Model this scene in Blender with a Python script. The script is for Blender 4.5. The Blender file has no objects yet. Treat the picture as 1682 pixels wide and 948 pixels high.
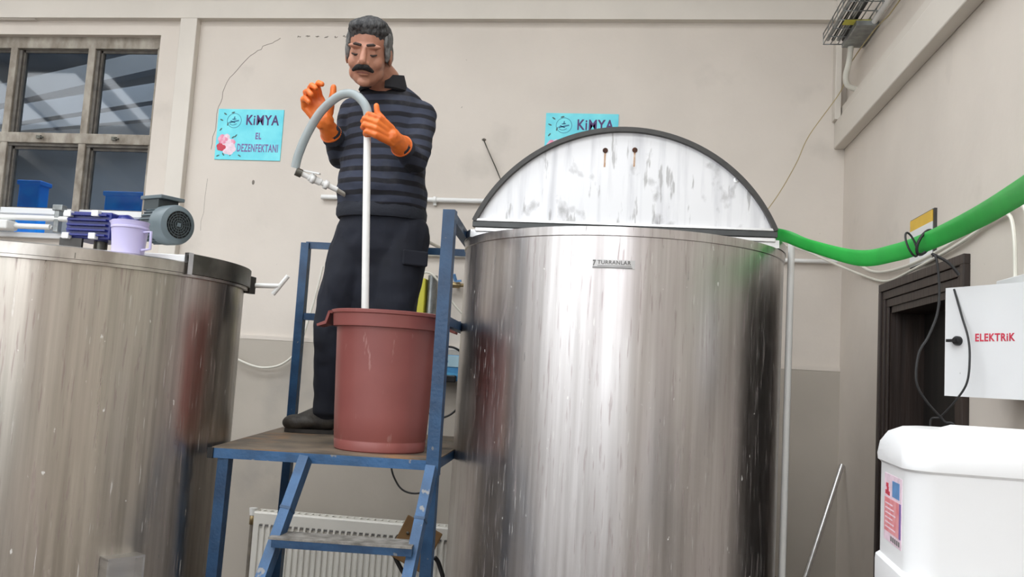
import bpy, bmesh, math, random
from mathutils import Vector, Matrix, noise as mnoise
random.seed(4)
C = bpy.context.scene.collection
PI = math.pi
V = Vector

# ------------------------------------------------------------------ camera
cam_d = bpy.data.cameras.new('camera'); cam = bpy.data.objects.new('camera', cam_d); C.objects.link(cam)
cam_d.sensor_fit = 'HORIZONTAL'; cam_d.sensor_width = 36.0
cam_d.lens = 36.0 * 1434.0 / 1682.0
Rw = Matrix(((0.98950697, -0.0453159, 0.13719484), (0.13200878, -0.10244431, -0.98594059), (0.05873362, 0.99370601, -0.09538727)))
cam.matrix_world = Matrix.Translation((0, 0, 1.6)) @ Rw.to_4x4()
cam_d.clip_start = 0.05
bpy.context.scene.camera = cam

# ------------------------------------------------------------------ world, light, exposure
w = bpy.data.worlds.new('sky'); bpy.context.scene.world = w; w.use_nodes = True
bg = w.node_tree.nodes['Background']; bg.inputs[0].default_value = (0.93, 0.965, 1.0, 1); bg.inputs[1].default_value = 3.0
vs = bpy.context.scene.view_settings
vs.view_transform = 'Standard'; vs.look = 'None'; vs.gamma = 1.0; vs.use_curve_mapping = False
vs.exposure = 1.06

def portal(loc, rot, sx, sy):                       # guides sampling of the sky through an opening
    l = bpy.data.lights.new('opening_portal', 'AREA'); l.shape = 'RECTANGLE'; l.size = sx; l.size_y = sy
    l.cycles.is_portal = True
    o = bpy.data.objects.new('opening_portal', l); C.objects.link(o); o.location = loc; o.rotation_euler = rot
    return o

# ------------------------------------------------------------------ materials
def nodes_of(m):
    m.use_nodes = True
    return m.node_tree.nodes, m.node_tree.links, m.node_tree.nodes['Principled BSDF']

def mat(name, col, rough=0.6, metal=0.0, var=0.06, scale=8.0, bump=0.0, bscale=60.0, stretch=(1, 1, 1), col2=None, lo=0.35, hi=0.65, spec=0.5, **kw):
    m = bpy.data.materials.new(name); n, l, p = nodes_of(m)
    tc = n.new('ShaderNodeTexCoord'); mp = n.new('ShaderNodeMapping'); l.new(tc.outputs['Object'], mp.inputs[0]); mp.inputs['Scale'].default_value = stretch
    nz = n.new('ShaderNodeTexNoise'); nz.inputs['Scale'].default_value = scale; nz.inputs['Detail'].default_value = 5; l.new(mp.outputs[0], nz.inputs[0])
    cr = n.new('ShaderNodeValToRGB'); l.new(nz.outputs[0], cr.inputs[0])
    c1 = col2 if col2 else tuple(max(0, c * (1 - var * 2)) for c in col)
    cr.color_ramp.elements[0].position = lo; cr.color_ramp.elements[1].position = hi
    cr.color_ramp.elements[0].color = (*c1, 1); cr.color_ramp.elements[1].color = (*col, 1)
    l.new(cr.outputs[0], p.inputs['Base Color'])
    p.inputs['Roughness'].default_value = rough; p.inputs['Metallic'].default_value = metal
    p.inputs['Specular IOR Level'].default_value = spec
    if bump:
        b = n.new('ShaderNodeBump'); nb = n.new('ShaderNodeTexNoise'); nb.inputs['Scale'].default_value = bscale; nb.inputs['Detail'].default_value = 4
        l.new(mp.outputs[0], nb.inputs[0]); l.new(nb.outputs[0], b.inputs['Height']); b.inputs['Strength'].default_value = bump; b.inputs['Distance'].default_value = 0.01
        l.new(b.outputs[0], p.inputs['Normal'])
    for k, v in kw.items(): p.inputs[k].default_value = v
    return m

def layer(m, col, thr, scale, stretch=(1, 1, 1), soft=0.03, w4=0.0, rough=None, maxf=1.0):
    """lay a second colour over a material where a noise passes a threshold (stains, drips, paint loss)"""
    n, l, p = nodes_of(m)
    src = p.inputs['Base Color'].links[0].from_socket
    tc = n.new('ShaderNodeTexCoord'); mp = n.new('ShaderNodeMapping'); l.new(tc.outputs['Object'], mp.inputs[0])
    mp.inputs['Scale'].default_value = stretch; mp.inputs['Location'].default_value = (w4, w4 * .7, w4 * .3)
    nz = n.new('ShaderNodeTexNoise'); nz.inputs['Scale'].default_value = scale; nz.inputs['Detail'].default_value = 6; l.new(mp.outputs[0], nz.inputs[0])
    mr = n.new('ShaderNodeMapRange'); mr.inputs['From Min'].default_value = thr; mr.inputs['From Max'].default_value = thr + soft; mr.inputs['To Max'].default_value = maxf
    l.new(nz.outputs[0], mr.inputs[0])
    mx = n.new('ShaderNodeMix'); mx.data_type = 'RGBA'; l.new(mr.outputs[0], mx.inputs[0]); l.new(src, mx.inputs[6]); mx.inputs[7].default_value = (*col, 1)
    l.new(mx.outputs[2], p.inputs['Base Color'])
    if p.inputs['Metallic'].default_value > .5 or p.inputs['Metallic'].links:
        prev = p.inputs['Metallic'].links[0].from_socket if p.inputs['Metallic'].links else None
        mm = n.new('ShaderNodeMath'); mm.operation = 'MULTIPLY'
        iv = n.new('ShaderNodeMath'); iv.operation = 'SUBTRACT'; iv.inputs[0].default_value = 1; l.new(mr.outputs[0], iv.inputs[1])
        l.new(iv.outputs[0], mm.inputs[0])
        if prev: l.new(prev, mm.inputs[1])
        else: mm.inputs[1].default_value = p.inputs['Metallic'].default_value
        l.new(mm.outputs[0], p.inputs['Metallic'])
    return m

def steel(name, base, dark, r0, r1, stain, seed=0.0, aniso=0.45):
    m = mat(name, base, rough=r0, metal=1.0, scale=1.0, stretch=(48, 48, 1.1), col2=dark, lo=.32, hi=.66)
    n, l, p = nodes_of(m)
    tc = n.new('ShaderNodeTexCoord'); mp = n.new('ShaderNodeMapping'); l.new(tc.outputs['Object'], mp.inputs[0]); mp.inputs['Scale'].default_value = (30, 30, 1.6)
    nz = n.new('ShaderNodeTexNoise'); nz.inputs['Scale'].default_value = 1; nz.inputs['Detail'].default_value = 6; l.new(mp.outputs[0], nz.inputs[0])
    mr = n.new('ShaderNodeMapRange'); mr.inputs['From Min'].default_value = .3; mr.inputs['From Max'].default_value = .7; mr.inputs['To Min'].default_value = r0; mr.inputs['To Max'].default_value = r1
    l.new(nz.outputs[0], mr.inputs[0]); l.new(mr.outputs[0], p.inputs['Roughness'])
    p.inputs['Anisotropic'].default_value = aniso; p.inputs['Anisotropic Rotation'].default_value = .25
    tg = n.new('ShaderNodeTangent'); tg.direction_type = 'RADIAL'; tg.axis = 'Z'; l.new(tg.outputs[0], p.inputs['Tangent'])
    layer(m, stain, .52, 1.0, (5, 5, 1.3), .22, 3 + seed, maxf=.28)          # faint purplish run marks
    layer(m, (.24, .15, .15), .60, 1.0, (130, 130, 8), .06, 9 + seed, maxf=.38)
    layer(m, (.72, .71, .68), .66, 1.0, (150, 150, 10), .04, 5 + seed, maxf=.55)   # pale dried drips
    layer(m, (.16, .15, .15), .71, 1.0, (60, 60, 9), .03, 7 + seed, maxf=.6)
    layer(m, (.80, .79, .76), .715, 1.0, (48, 48, 24), .02, 15 + seed, maxf=.8)    # splashes
    return m

M = {}
M['wall'] = mat('wall_paint', (.685, .625, .56), .75, var=.035, scale=2.2, bump=.12, bscale=22)
layer(M['wall'], (.52, .48, .43), .62, 3.0, soft=.12, w4=2, maxf=.5)
layer(M['wall'], (.36, .33, .29), .74, 30.0, soft=.02, w4=6, maxf=.7)
M['wall_low'] = mat('lower_wall_paint', (.48, .435, .375), .7, var=.05, scale=2.0, bump=.15, bscale=14)
layer(M['wall_low'], (.33, .305, .275), .60, 2.5, soft=.15, w4=1, maxf=.6)
M['trim'] = mat('trim_paint', (.70, .655, .59), .7, var=.03, scale=3, bump=.06, bscale=18)
M['crack'] = mat('crack_dark', (.25, .22, .19), .9)
M['floor'] = mat('concrete_floor', (.13, .105, .09), .6, var=.12, scale=3, bump=.2)
M['ceil'] = mat('ceiling_boards', (.55, .53, .5), .8, var=.05, scale=3)
M['front'] = mat('front_wall_paint', (.45, .43, .40), .8, var=.06, scale=2)
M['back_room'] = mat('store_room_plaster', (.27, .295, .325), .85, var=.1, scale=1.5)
M['wframe'] = mat('weathered_window_paint', (.40, .365, .31), .7, col2=(.20, .17, .135), scale=14, stretch=(1, 1, .6), bump=.3, bscale=90)
M['wframe_dark'] = mat('window_rebate', (.16, .145, .125), .7, var=.2, scale=20)
M['white_pvc'] = mat('white_plastic', (.82, .82, .80), .35, var=.03, scale=6)
M['white_metal'] = mat('white_painted_metal', (.78, .79, .80), .35, var=.02, scale=4)
M['steel_r'] = steel('brushed_steel_large_tank', (.66, .635, .63), (.50, .475, .465), .29, .40, (.33, .22, .22), 0.0)
M['steel_l'] = steel('brushed_steel_left_tank', (.57, .53, .475), (.40, .37, .325), .27, .38, (.34, .24, .20), 4.0)
M['lid'] = mat('satin_steel_flap', (.70, .70, .71), .5, .5, scale=1, stretch=(26, 26, 2.2), col2=(.54, .54, .56), lo=.28, hi=.5)
layer(M['lid'], (.22, .21, .20), .62, 1.0, (40, 40, 6), .05, 2, maxf=.55)
layer(M['lid'], (.20, .19, .19), .60, 1.0, (14, 14, 10), .12, 12, maxf=.6)
M['edge'] = mat('dark_edge_strip', (.055, .053, .05), .45, .3, var=.1, scale=30)
M['darkbar'] = mat('dark_steel_bar', (.075, .078, .078), .4, .5, var=.1, scale=20)
M['bright_steel'] = mat('bright_steel', (.72, .72, .72), .32, 1.0, var=.06, scale=8, stretch=(1, 1, 6))
M['rim_l'] = mat('tank_rim_steel', (.60, .57, .53), .33, 1.0, col2=(.36, .33, .30), scale=5, stretch=(3, 3, 1))
M['grime_steel'] = mat('greasy_dark_steel', (.22, .215, .19), .42, .9, col2=(.10, .10, .085), scale=9)
M['rust'] = mat('rusty_hole', (.09, .03, .012), .8, col2=(.03, .012, .008), scale=60)
M['rust_run'] = mat('rust_stain', (.45, .24, .11), .7, col2=(.62, .48, .38), scale=60)
M['plate'] = mat('engraved_plate', (.50, .49, .48), .4, .6, var=.05)
M['print_grey'] = mat('grey_print', (.17, .165, .16), .6)
M['blue'] = mat('worn_blue_paint', (.018, .068, .155), .42, col2=(.011, .042, .10), scale=12, bump=.15, bscale=70)
layer(M['blue'], (.17, .17, .165), .68, 34, soft=.04, w4=3, maxf=.7)
M['blue_light'] = mat('scuffed_blue_paint', (.034, .115, .26), .42, col2=(.022, .075, .17), scale=12, bump=.15, bscale=70)
layer(M['blue_light'], (.26, .25, .23), .64, 30, soft=.05, w4=8, maxf=.85)
M['deck'] = mat('rusted_deck', (.19, .145, .10), .6, col2=(.095, .075, .055), scale=9, bump=.25, bscale=50)
layer(M['deck'], (.36, .17, .06), .53, 5, soft=.14, w4=5, maxf=.7)
M['tread'] = mat('worn_tread', (.27, .255, .23), .65, col2=(.13, .12, .105), scale=30, bump=.4, bscale=90)
M['cap'] = mat('black_plastic', (.008, .008, .009), .4)
M['bucket'] = mat('brick_red_plastic', (.285, .088, .078), .42, col2=(.235, .070, .063), scale=4)
layer(M['bucket'], (.46, .26, .24), .665, 1.0, (38, 38, 9), .05, 4, maxf=.5)
M['radiator'] = mat('radiator_enamel', (.78, .76, .70), .4, var=.03, scale=5)
M['slot'] = mat('painted_slot_shade', (.16, .155, .15), .8)  # dark grey that paints the shade inside the radiator slots
M['cyan'] = mat('cyan_print', (.20, .78, .86), .45, col2=(.10, .62, .76), scale=7, lo=.3, hi=.62)
M['purple'] = mat('purple_print', (.075, .022, .15), .5)
M['purple2'] = mat('violet_print', (.20, .12, .36), .5)
M['logo'] = mat('teal_print', (.03, .19, .33), .5)
M['pink'] = mat('pink_print', (.85, .50, .62), .5, col2=(.78, .22, .36), scale=60)
M['palepink'] = mat('pale_pink_print', (.90, .70, .80), .5, var=.1, scale=60)
M['red'] = mat('red_print', (.62, .04, .08), .5)
M['leaf'] = mat('dark_leaf_print', (.06, .12, .12), .5)
M['yellow'] = mat('yellow_paint', (.82, .52, .05), .5)
M['lemon'] = mat('lemon_plastic', (.62, .58, .05), .5)
M['green'] = mat('green_layflat_hose', (.03, .46, .07), .38, var=.08, scale=10)
layer(M['green'], (.02, .12, .03), .70, 40, soft=.03, w4=2, maxf=.6)
M['black'] = mat('black_rubber', (.013, .013, .014), .5)
M['cream_cable'] = mat('cream_cable', (.74, .72, .64), .45)
M['yellow_cord'] = mat('dull_yellow_cord', (.42, .34, .17), .6)
M['galv'] = mat('galvanised_steel', (.36, .38, .38), .4, .8, var=.2, scale=20)
M['door'] = mat('dark_walnut_frame', (.038, .024, .019), .45, col2=(.022, .014, .011), scale=1, stretch=(30, 30, 2), bump=.2, bscale=2)
M['door_leaf'] = mat('dark_door_leaf', (.006, .005, .0045), .6, col2=(.016, .012, .010), scale=1, stretch=(30, 30, 2))
M['can'] = mat('white_jerrycan', (.90, .91, .92), .32, var=.01, scale=3)
M['can'].node_tree.nodes['Principled BSDF'].inputs['Subsurface Weight'].default_value = .25
M['can'].node_tree.nodes['Principled BSDF'].inputs['Subsurface Radius'].default_value = (.02, .02, .02)
M['coral'] = mat('coral_print', (.72, .20, .22), .5, col2=(.80, .36, .38), scale=40)
M['label_blue'] = mat('blue_print', (.12, .30, .60), .5, var=.1, scale=60)
M['lilac'] = mat('lilac_plastic', (.60, .56, .86), .35, var=.02, scale=6)
M['gear_blue'] = mat('gearbox_blue', (.012, .02, .19), .32, var=.15, scale=12)
M['motor'] = mat('motor_grey', (.12, .155, .17), .38, var=.05, scale=9)
M['motor_dark'] = mat('motor_dark', (.05, .065, .07), .5, var=.1, scale=9)
M['blue_plastic'] = mat('bright_blue_plastic', (.0, .33, 1.0), .5, col2=(.0, .20, .85), scale=9)
M['card'] = mat('brown_board', (.30, .17, .065), .7, col2=(.20, .11, .045), scale=8)
M['unit_blue'] = mat('unit_print_blue', (.02, .14, .42), .4, col2=(.10, .38, .62), scale=9, stretch=(1, 1, 3))
M['unit_pale'] = mat('unit_print_pale', (.42, .62, .72), .4)
M['brass'] = mat('dull_brass', (.36, .27, .14), .4, .8)
M['pipe_brown'] = mat('painted_riser', (.19, .165, .135), .6, var=.15, scale=20)
M['skin'] = mat('skin', (.48, .235, .155), .5, col2=(.37, .165, .105), scale=11, bump=.1, bscale=150)
M['skin'].node_tree.nodes['Principled BSDF'].inputs['Subsurface Weight'].default_value = .08
M['skin'].node_tree.nodes['Principled BSDF'].inputs['Subsurface Radius'].default_value = (.012, .005, .003)
M['hair'] = mat('greying_hair', (.085, .085, .085), .7, col2=(.014, .014, .016), scale=1, stretch=(90, 90, 35), lo=.38, hi=.66, bump=.8, bscale=1.2)
M['hair_side'] = mat('grey_hair', (.20, .20, .195), .7, col2=(.06, .06, .06), scale=1, stretch=(110, 110, 30), lo=.35, hi=.6, bump=.8, bscale=1.2)
M['moustache'] = mat('black_moustache', (.006, .0055, .0055), .9, col2=(.015, .014, .014), scale=1, stretch=(150, 60, 60), bump=.6, bscale=1.5)
M['brow'] = mat('dark_brows', (.045, .03, .025), .8)
M['eye'] = mat('eye_white', (.32, .26, .23), .3)
M['lip'] = mat('lips', (.34, .13, .105), .5)
M['trouser'] = mat('navy_work_trousers', (.0080, .0105, .021), .85, col2=(.0055, .007, .0135), scale=6, bump=.5, bscale=9)
M['glove'] = mat('orange_rubber_glove', (.86, .21, .032), .42, col2=(.70, .14, .02), scale=14, bump=.2, bscale=40)
M['shoe'] = mat('worn_brown_shoe', (.045, .038, .03), .6, col2=(.022, .019, .016), scale=25, bump=.3)
M['sole'] = mat('dark_sole', (.035, .03, .026), .7, var=.2, scale=30)
M['collar'] = mat('black_collar', (.008, .008, .011), .85, bump=.2)
M['cuff'] = mat('dark_slate_cuff', (.022, .026, .038), .85, bump=.3)

def m_sweater():
    m = mat('striped_sweater', (.040, .048, .078), .9, col2=(.028, .033, .052), scale=9, bump=.5, bscale=16)
    n, l, p = nodes_of(m); src = p.inputs['Base Color'].links[0].from_socket
    tc = n.new('ShaderNodeTexCoord'); sp = n.new('ShaderNodeSeparateXYZ')
    nz = n.new('ShaderNodeTexNoise'); nz.inputs['Scale'].default_value = 5; l.new(tc.outputs['Object'], nz.inputs[0])
    l.new(tc.outputs['Object'], sp.inputs[0])
    a = n.new('ShaderNodeMath'); a.operation = 'MULTIPLY_ADD'; a.inputs[1].default_value = .03; l.new(nz.outputs[0], a.inputs[0]); l.new(sp.outputs[2], a.inputs[2])
    b = n.new('ShaderNodeMath'); b.operation = 'MULTIPLY'; b.inputs[1].default_value = 1 / .046; l.new(a.outputs[0], b.inputs[0])
    f = n.new('ShaderNodeMath'); f.operation = 'FRACT'; l.new(b.outputs[0], f.inputs[0])
    cr = n.new('ShaderNodeValToRGB'); l.new(f.outputs[0], cr.inputs[0]); cr.color_ramp.interpolation = 'EASE'
    e = cr.color_ramp.elements; e[0].position = .34; e[0].color = (1, 1, 1, 1); e[1].position = .42; e[1].color = (0, 0, 0, 1)
    e2 = cr.color_ramp.elements.new(.93); e2.color = (0, 0, 0, 1); e3 = cr.color_ramp.elements.new(.99); e3.color = (1, 1, 1, 1)
    mx = n.new('ShaderNodeMix'); mx.data_type = 'RGBA'; l.new(cr.outputs[0], mx.inputs[0]); l.new(src, mx.inputs[6]); mx.inputs[7].default_value = (.0075, .0075, .012, 1)
    l.new(mx.outputs[2], p.inputs['Base Color'])
    layer(m, (.10, .10, .105), .60, 9, soft=.12, w4=3, maxf=.22)       # dusty wear
    return m
M['sweater'] = m_sweater()

def m_glass(name, tint, reflect_rough=.03, alpha=.75):
    m = bpy.data.materials.new(name); m.use_nodes = True; n = m.node_tree.nodes; l = m.node_tree.links
    for x in list(n): n.remove(x)
    out = n.new('ShaderNodeOutputMaterial'); tr = n.new('ShaderNodeBsdfTransparent'); gl = n.new('ShaderNodeBsdfGlossy'); mx = n.new('ShaderNodeMixShader'); fr = n.new('ShaderNodeFresnel')
    tr.inputs[0].default_value = (*tint, 1); gl.inputs['Roughness'].default_value = reflect_rough; fr.inputs[0].default_value = 1.55
    ge = n.new('ShaderNodeNewGeometry'); sb = n.new('ShaderNodeMath'); sb.operation = 'SUBTRACT'; sb.inputs[0].default_value = 1; l.new(ge.outputs['Backfacing'], sb.inputs[1]); mu = n.new('ShaderNodeMath'); mu.operation = 'MULTIPLY'; l.new(sb.outputs[0], mu.inputs[0]); l.new(fr.outputs[0], mu.inputs[1]); l.new(mu.outputs[0], mx.inputs[0]); l.new(tr.outputs[0], mx.inputs[1]); l.new(gl.outputs[0], mx.inputs[2]); l.new(mx.outputs[0], out.inputs[0])
    return m
M['glass'] = m_glass('window_glass', (.58, .62, .66))

def m_hose():
    m = mat('clear_pvc_hose', (.50, .56, .57), .25, var=.05, scale=8)
    p = m.node_tree.nodes['Principled BSDF']; p.inputs['Transmission Weight'].default_value = .35; p.inputs['IOR'].default_value = 1.3
    return m
M['hose'] = m_hose()

# ------------------------------------------------------------------ object helpers
ORG = {}
def empty(name, loc, label=None, cat=None, group=None, kind=None):
    o = bpy.data.objects.new(name, None); C.objects.link(o); o.location = loc; o.empty_display_size = .05
    ORG[o.name] = V(loc)
    tag(o, label, cat, group, kind); return o
def tag(o, label=None, cat=None, group=None, kind=None):
    if label: o['label'] = label
    if cat: o['category'] = cat
    if group: o['group'] = group
    if kind: o['kind'] = kind
    return o
def org(o):
    return ORG.get(o.name, V((0, 0, 0))) if o else V((0, 0, 0))

class MB:
    """collects simple shapes in world coordinates; build() links them as one mesh"""
    def __init__(s): s.v = []; s.f = []; s.mi = []; s.cur = 0; s.smooth = []
    def add(s, vs_, fs, sm=False):
        k = len(s.v); s.v += [V(p) for p in vs_]; s.f += [tuple(i + k for i in f) for f in fs]
        s.mi += [s.cur] * len(fs); s.smooth += [sm] * len(fs); return s
    def box(s, a, b, R=None, c=None, bev=0):
        x0, y0, z0 = [min(a[i], b[i]) for i in range(3)]; x1, y1, z1 = [max(a[i], b[i]) for i in range(3)]
        if bev:
            t = bmesh.new(); bmesh.ops.create_cube(t, size=1)
            for q in t.verts: q.co = V(((x0 + x1) / 2 + q.co.x * (x1 - x0), (y0 + y1) / 2 + q.co.y * (y1 - y0), (z0 + z1) / 2 + q.co.z * (z1 - z0)))
            bmesh.ops.bevel(t, geom=t.edges[:], offset=bev, segments=2, affect='EDGES', profile=.5)
            t.verts.index_update(); vs_ = [q.co.copy() for q in t.verts]; fs = [tuple(q.index for q in f.verts) for f in t.faces]; t.free()
        else:
            vs_ = [V(p) for p in ((x0, y0, z0), (x1, y0, z0), (x1, y1, z0), (x0, y1, z0), (x0, y0, z1), (x1, y0, z1), (x1, y1, z1), (x0, y1, z1))]
            fs = [(0, 3, 2, 1), (4, 5, 6, 7), (0, 1, 5, 4), (1, 2, 6, 5), (2, 3, 7, 6), (3, 0, 4, 7)]
        if R is not None: vs_ = [R @ (p - V(c)) + V(c) for p in vs_]
        return s.add(vs_, fs)
    def bar(s, p, q, wx, wy, up=(0, 0, 1), bev=0):
        """rectangular bar from p to q, section wx (across) by wy (along 'up')"""
        p, q = V(p), V(q); d = (q - p).normalized(); u = V(up)
        if abs(d.dot(u)) > .99: u = V((0, 1, 0))
        x = d.cross(u).normalized(); y = x.cross(d).normalized(); L = (q - p).length
        vs_ = []
        for e in (p, q):
            for a, b in ((-1, -1), (1, -1), (1, 1), (-1, 1)): vs_.append(e + x * a * wx / 2 + y * b * wy / 2)
        return s.add(vs_, [(0, 3, 2, 1), (4, 5, 6, 7), (0, 1, 5, 4), (1, 2, 6, 5), (2, 3, 7, 6), (3, 0, 4, 7)])
    def tube(s, pts, r, seg=12, caps=True, radii=None, flat=None):
        pts = [V(p) for p in pts]; n = len(pts); rings = []
        T = []
        for i in range(n):
            t = (pts[min(i + 1, n - 1)] - pts[max(i - 1, 0)]); T.append(t.normalized() if t.length > 1e-9 else V((0, 0, 1)))
        u = V((0, 0, 1)) if abs(T[0].z) < .9 else V((1, 0, 0))
        x = T[0].cross(u).normalized()
        k = len(s.v); vs_ = []; fs = []
        for i in range(n):
            x = (x - T[i] * x.dot(T[i])).normalized(); y = T[i].cross(x)
            rr = radii[i] if radii else r
            for j in range(seg):
                a = 2 * PI * j / seg; vs_.append(pts[i] + x * math.cos(a) * rr + y * math.sin(a) * rr)
        for i in range(n - 1):
            for j in range(seg):
                a, b = i * seg + j, i * seg + (j + 1) % seg
                fs.append((a, b, b + seg, a + seg))
        s.add(vs_, fs, True)
        if caps:
            k2 = len(s.v) - len(vs_)
            s.f.append(tuple(k2 + j for j in reversed(range(seg)))); s.f.append(tuple(k2 + (n - 1) * seg + j for j in range(seg)))
            s.mi += [s.cur] * 2; s.smooth += [False] * 2
        return s
    def lathe(s, prof, c, seg=64, a0=0, a1=2 * PI, axis=None, sm=True, closed=False):
        """prof: list of (r, z); about vertical axis through c (or a given axis direction)"""
        full = abs(a1 - a0 - 2 * PI) < 1e-6; n = seg if full else seg + 1; vs_ = []; fs = []
        A = V((0, 0, 1)) if axis is None else V(axis).normalized()
        X = V((1, 0, 0)) if axis is None else A.orthogonal().normalized(); Y = A.cross(X)
        for (r, z) in prof:
            for j in range(n):
                a = a0 + (a1 - a0) * j / seg; vs_.append(V(c) + A * z + X * math.cos(a) * r + Y * math.sin(a) * r)
        m_ = len(prof)
        for i in range(m_ - 1 if not closed else m_):
            for j in range(seg):
                a, b = i * n + j, i * n + (j + 1) % n; i2 = (i + 1) % m_; c2, d = i2 * n + (j + 1) % n, i2 * n + j
                fs.append((a, b, c2, d))
        return s.add(vs_, fs, sm)
    def ell(s, c, r, R=None, seg=20, rings=12):
        vs_ = [V((0, 0, 1))]; fs = []
        for i in range(1, rings):
            for j in range(seg):
                t = PI * i / rings; a = 2 * PI * j / seg; vs_.append(V((math.sin(t) * math.cos(a), math.sin(t) * math.sin(a), math.cos(t))))
        vs_.append(V((0, 0, -1)))
        for j in range(seg): fs.append((0, 1 + j, 1 + (j + 1) % seg))
        for i in range(rings - 2):
            for j in range(seg):
                a = 1 + i * seg + j; b = 1 + i * seg + (j + 1) % seg; fs.append((a, a + seg, b + seg, b))
        L = len(vs_) - 1
        for j in range(seg): fs.append((L, L - seg + (j + 1) % seg, L - seg + j))
        out = []
        for p in vs_:
            p = V((p.x * r[0], p.y * r[1], p.z * r[2]))
            if R is not None: p = R @ p
            out.append(p + V(c))
        return s.add(out, fs, True)
    def cone(s, p, q, r0, r1, seg=16):
        """capsule with different end radii (closed)"""
        s.ell(p, (r0,) * 3, seg=seg, rings=10); s.ell(q, (r1,) * 3, seg=seg, rings=10)
        return s.tube([p, q], 1, seg=seg, radii=[r0, r1])
    def chain(s, pts, rad, seg=16):
        for i in range(len(pts) - 1): s.cone(pts[i], pts[i + 1], rad[i], rad[i + 1], seg)
        return s
    def loft(s, rings, seg=28):
        """closed loft; rings = (centre, rx, ry, rotz[, tilt matrix])"""
        vs_ = []; fs = []
        for rg in rings:
            c, rx, ry, rz = rg[:4]; R = Matrix.Rotation(rz, 3, 'Z')
            for j in range(seg):
                a = 2 * PI * j / seg; ca, sa = math.cos(a), math.sin(a); e = .86
                vs_.append(V(c) + R @ V((math.copysign(abs(ca) ** e, ca) * rx, math.copysign(abs(sa) ** e, sa) * ry, 0)))
        n = len(rings)
        for i in range(n - 1):
            for j in range(seg):
                a, b = i * seg + j, i * seg + (j + 1) % seg; fs.append((a, b, b + seg, a + seg))
        fs.append(tuple(reversed(range(seg)))); fs.append(tuple((n - 1) * seg + j for j in range(seg)))
        return s.add(vs_, fs, True)
    def mesh(s, name, o=V((0, 0, 0))):
        me = bpy.data.meshes.new(name); me.from_pydata([p - o for p in s.v], [], s.f)
        me.polygons.foreach_set('use_smooth', s.smooth); me.polygons.foreach_set('material_index', s.mi); me.update(); return me
    def build(s, name, mats, parent=None, label=None, cat=None, group=None, kind=None, fix=True, loc=None):
        o_ = org(parent) if parent else (V(loc) if loc is not None else V((0, 0, 0)))
        if parent is None and loc is None and s.v:          # origin at the base of a single-mesh thing
            xs = [p.x for p in s.v]; ys = [p.y for p in s.v]; zs = [p.z for p in s.v]
            o_ = V(((min(xs) + max(xs)) / 2, (min(ys) + max(ys)) / 2, min(zs)))
        me = s.mesh(name, o_)
        if fix:
            t = bmesh.new(); t.from_mesh(me); bmesh.ops.recalc_face_normals(t, faces=t.faces[:])
            for e in t.edges:
                if len(e.link_faces) == 2 and e.calc_face_angle(0) > .6: e.smooth = False
            t.to_mesh(me); t.free()
        for m_ in (mats if isinstance(mats, (list, tuple)) else [mats]): me.materials.append(m_)
        ob = bpy.data.objects.new(name, me); C.objects.link(ob)
        if parent: ob.parent = parent
        else: ob.location = o_
        ORG[ob.name] = o_
        tag(ob, label, cat, group, kind); return ob

def remesh(mb, name, mats, parent, voxel, smooth=4, fac=.5, label=None, disp=None):
    """voxel union of the collected closed shapes, smoothed: one continuous organic surface"""
    o_ = org(parent); me = mb.mesh('tmp', o_); t = bmesh.new(); t.from_mesh(me)
    # make every island face outwards
    bmesh.ops.recalc_face_normals(t, faces=t.faces[:]); t.to_mesh(me); t.free()
    ob = bpy.data.objects.new('tmp', me); C.objects.link(ob)
    r = ob.modifiers.new('r', 'REMESH'); r.mode = 'VOXEL'; r.voxel_size = voxel; r.use_smooth_shade = True
    if smooth:
        sm = ob.modifiers.new('s', 'SMOOTH'); sm.iterations = smooth; sm.factor = fac
    dg = bpy.context.evaluated_depsgraph_get(); dg.update()
    me2 = bpy.data.meshes.new_from_object(ob.evaluated_get(dg), depsgraph=dg)
    bpy.data.objects.remove(ob); me2.name = name; me2.materials.clear()
    for m_ in (mats if isinstance(mats, (list, tuple)) else [mats]): me2.materials.append(m_)
    if disp:
        for v_ in me2.vertices: v_.co = disp(v_.co + o_, v_.normal) - o_
    me2.polygons.foreach_set('use_smooth', [True] * len(me2.polygons)); me2.update()
    out = bpy.data.objects.new(name, me2); C.objects.link(out)
    if parent: out.parent = parent
    ORG[out.name] = o_; tag(out, label); return out

def spline(pts, n=10, closed=False):
    P = [V(p) for p in pts]; out = []
    for i in range(len(P) - 1):
        p0 = P[max(i - 1, 0)]; p1 = P[i]; p2 = P[i + 1]; p3 = P[min(i + 2, len(P) - 1)]
        for k in range(n):
            t = k / n; out.append(.5 * ((2 * p1) + (p2 - p0) * t + (2 * p0 - 5 * p1 + 4 * p2 - p3) * t * t + (3 * p1 - p0 - 3 * p2 + p3) * t ** 3))
    out.append(P[-1]); return out

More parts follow.
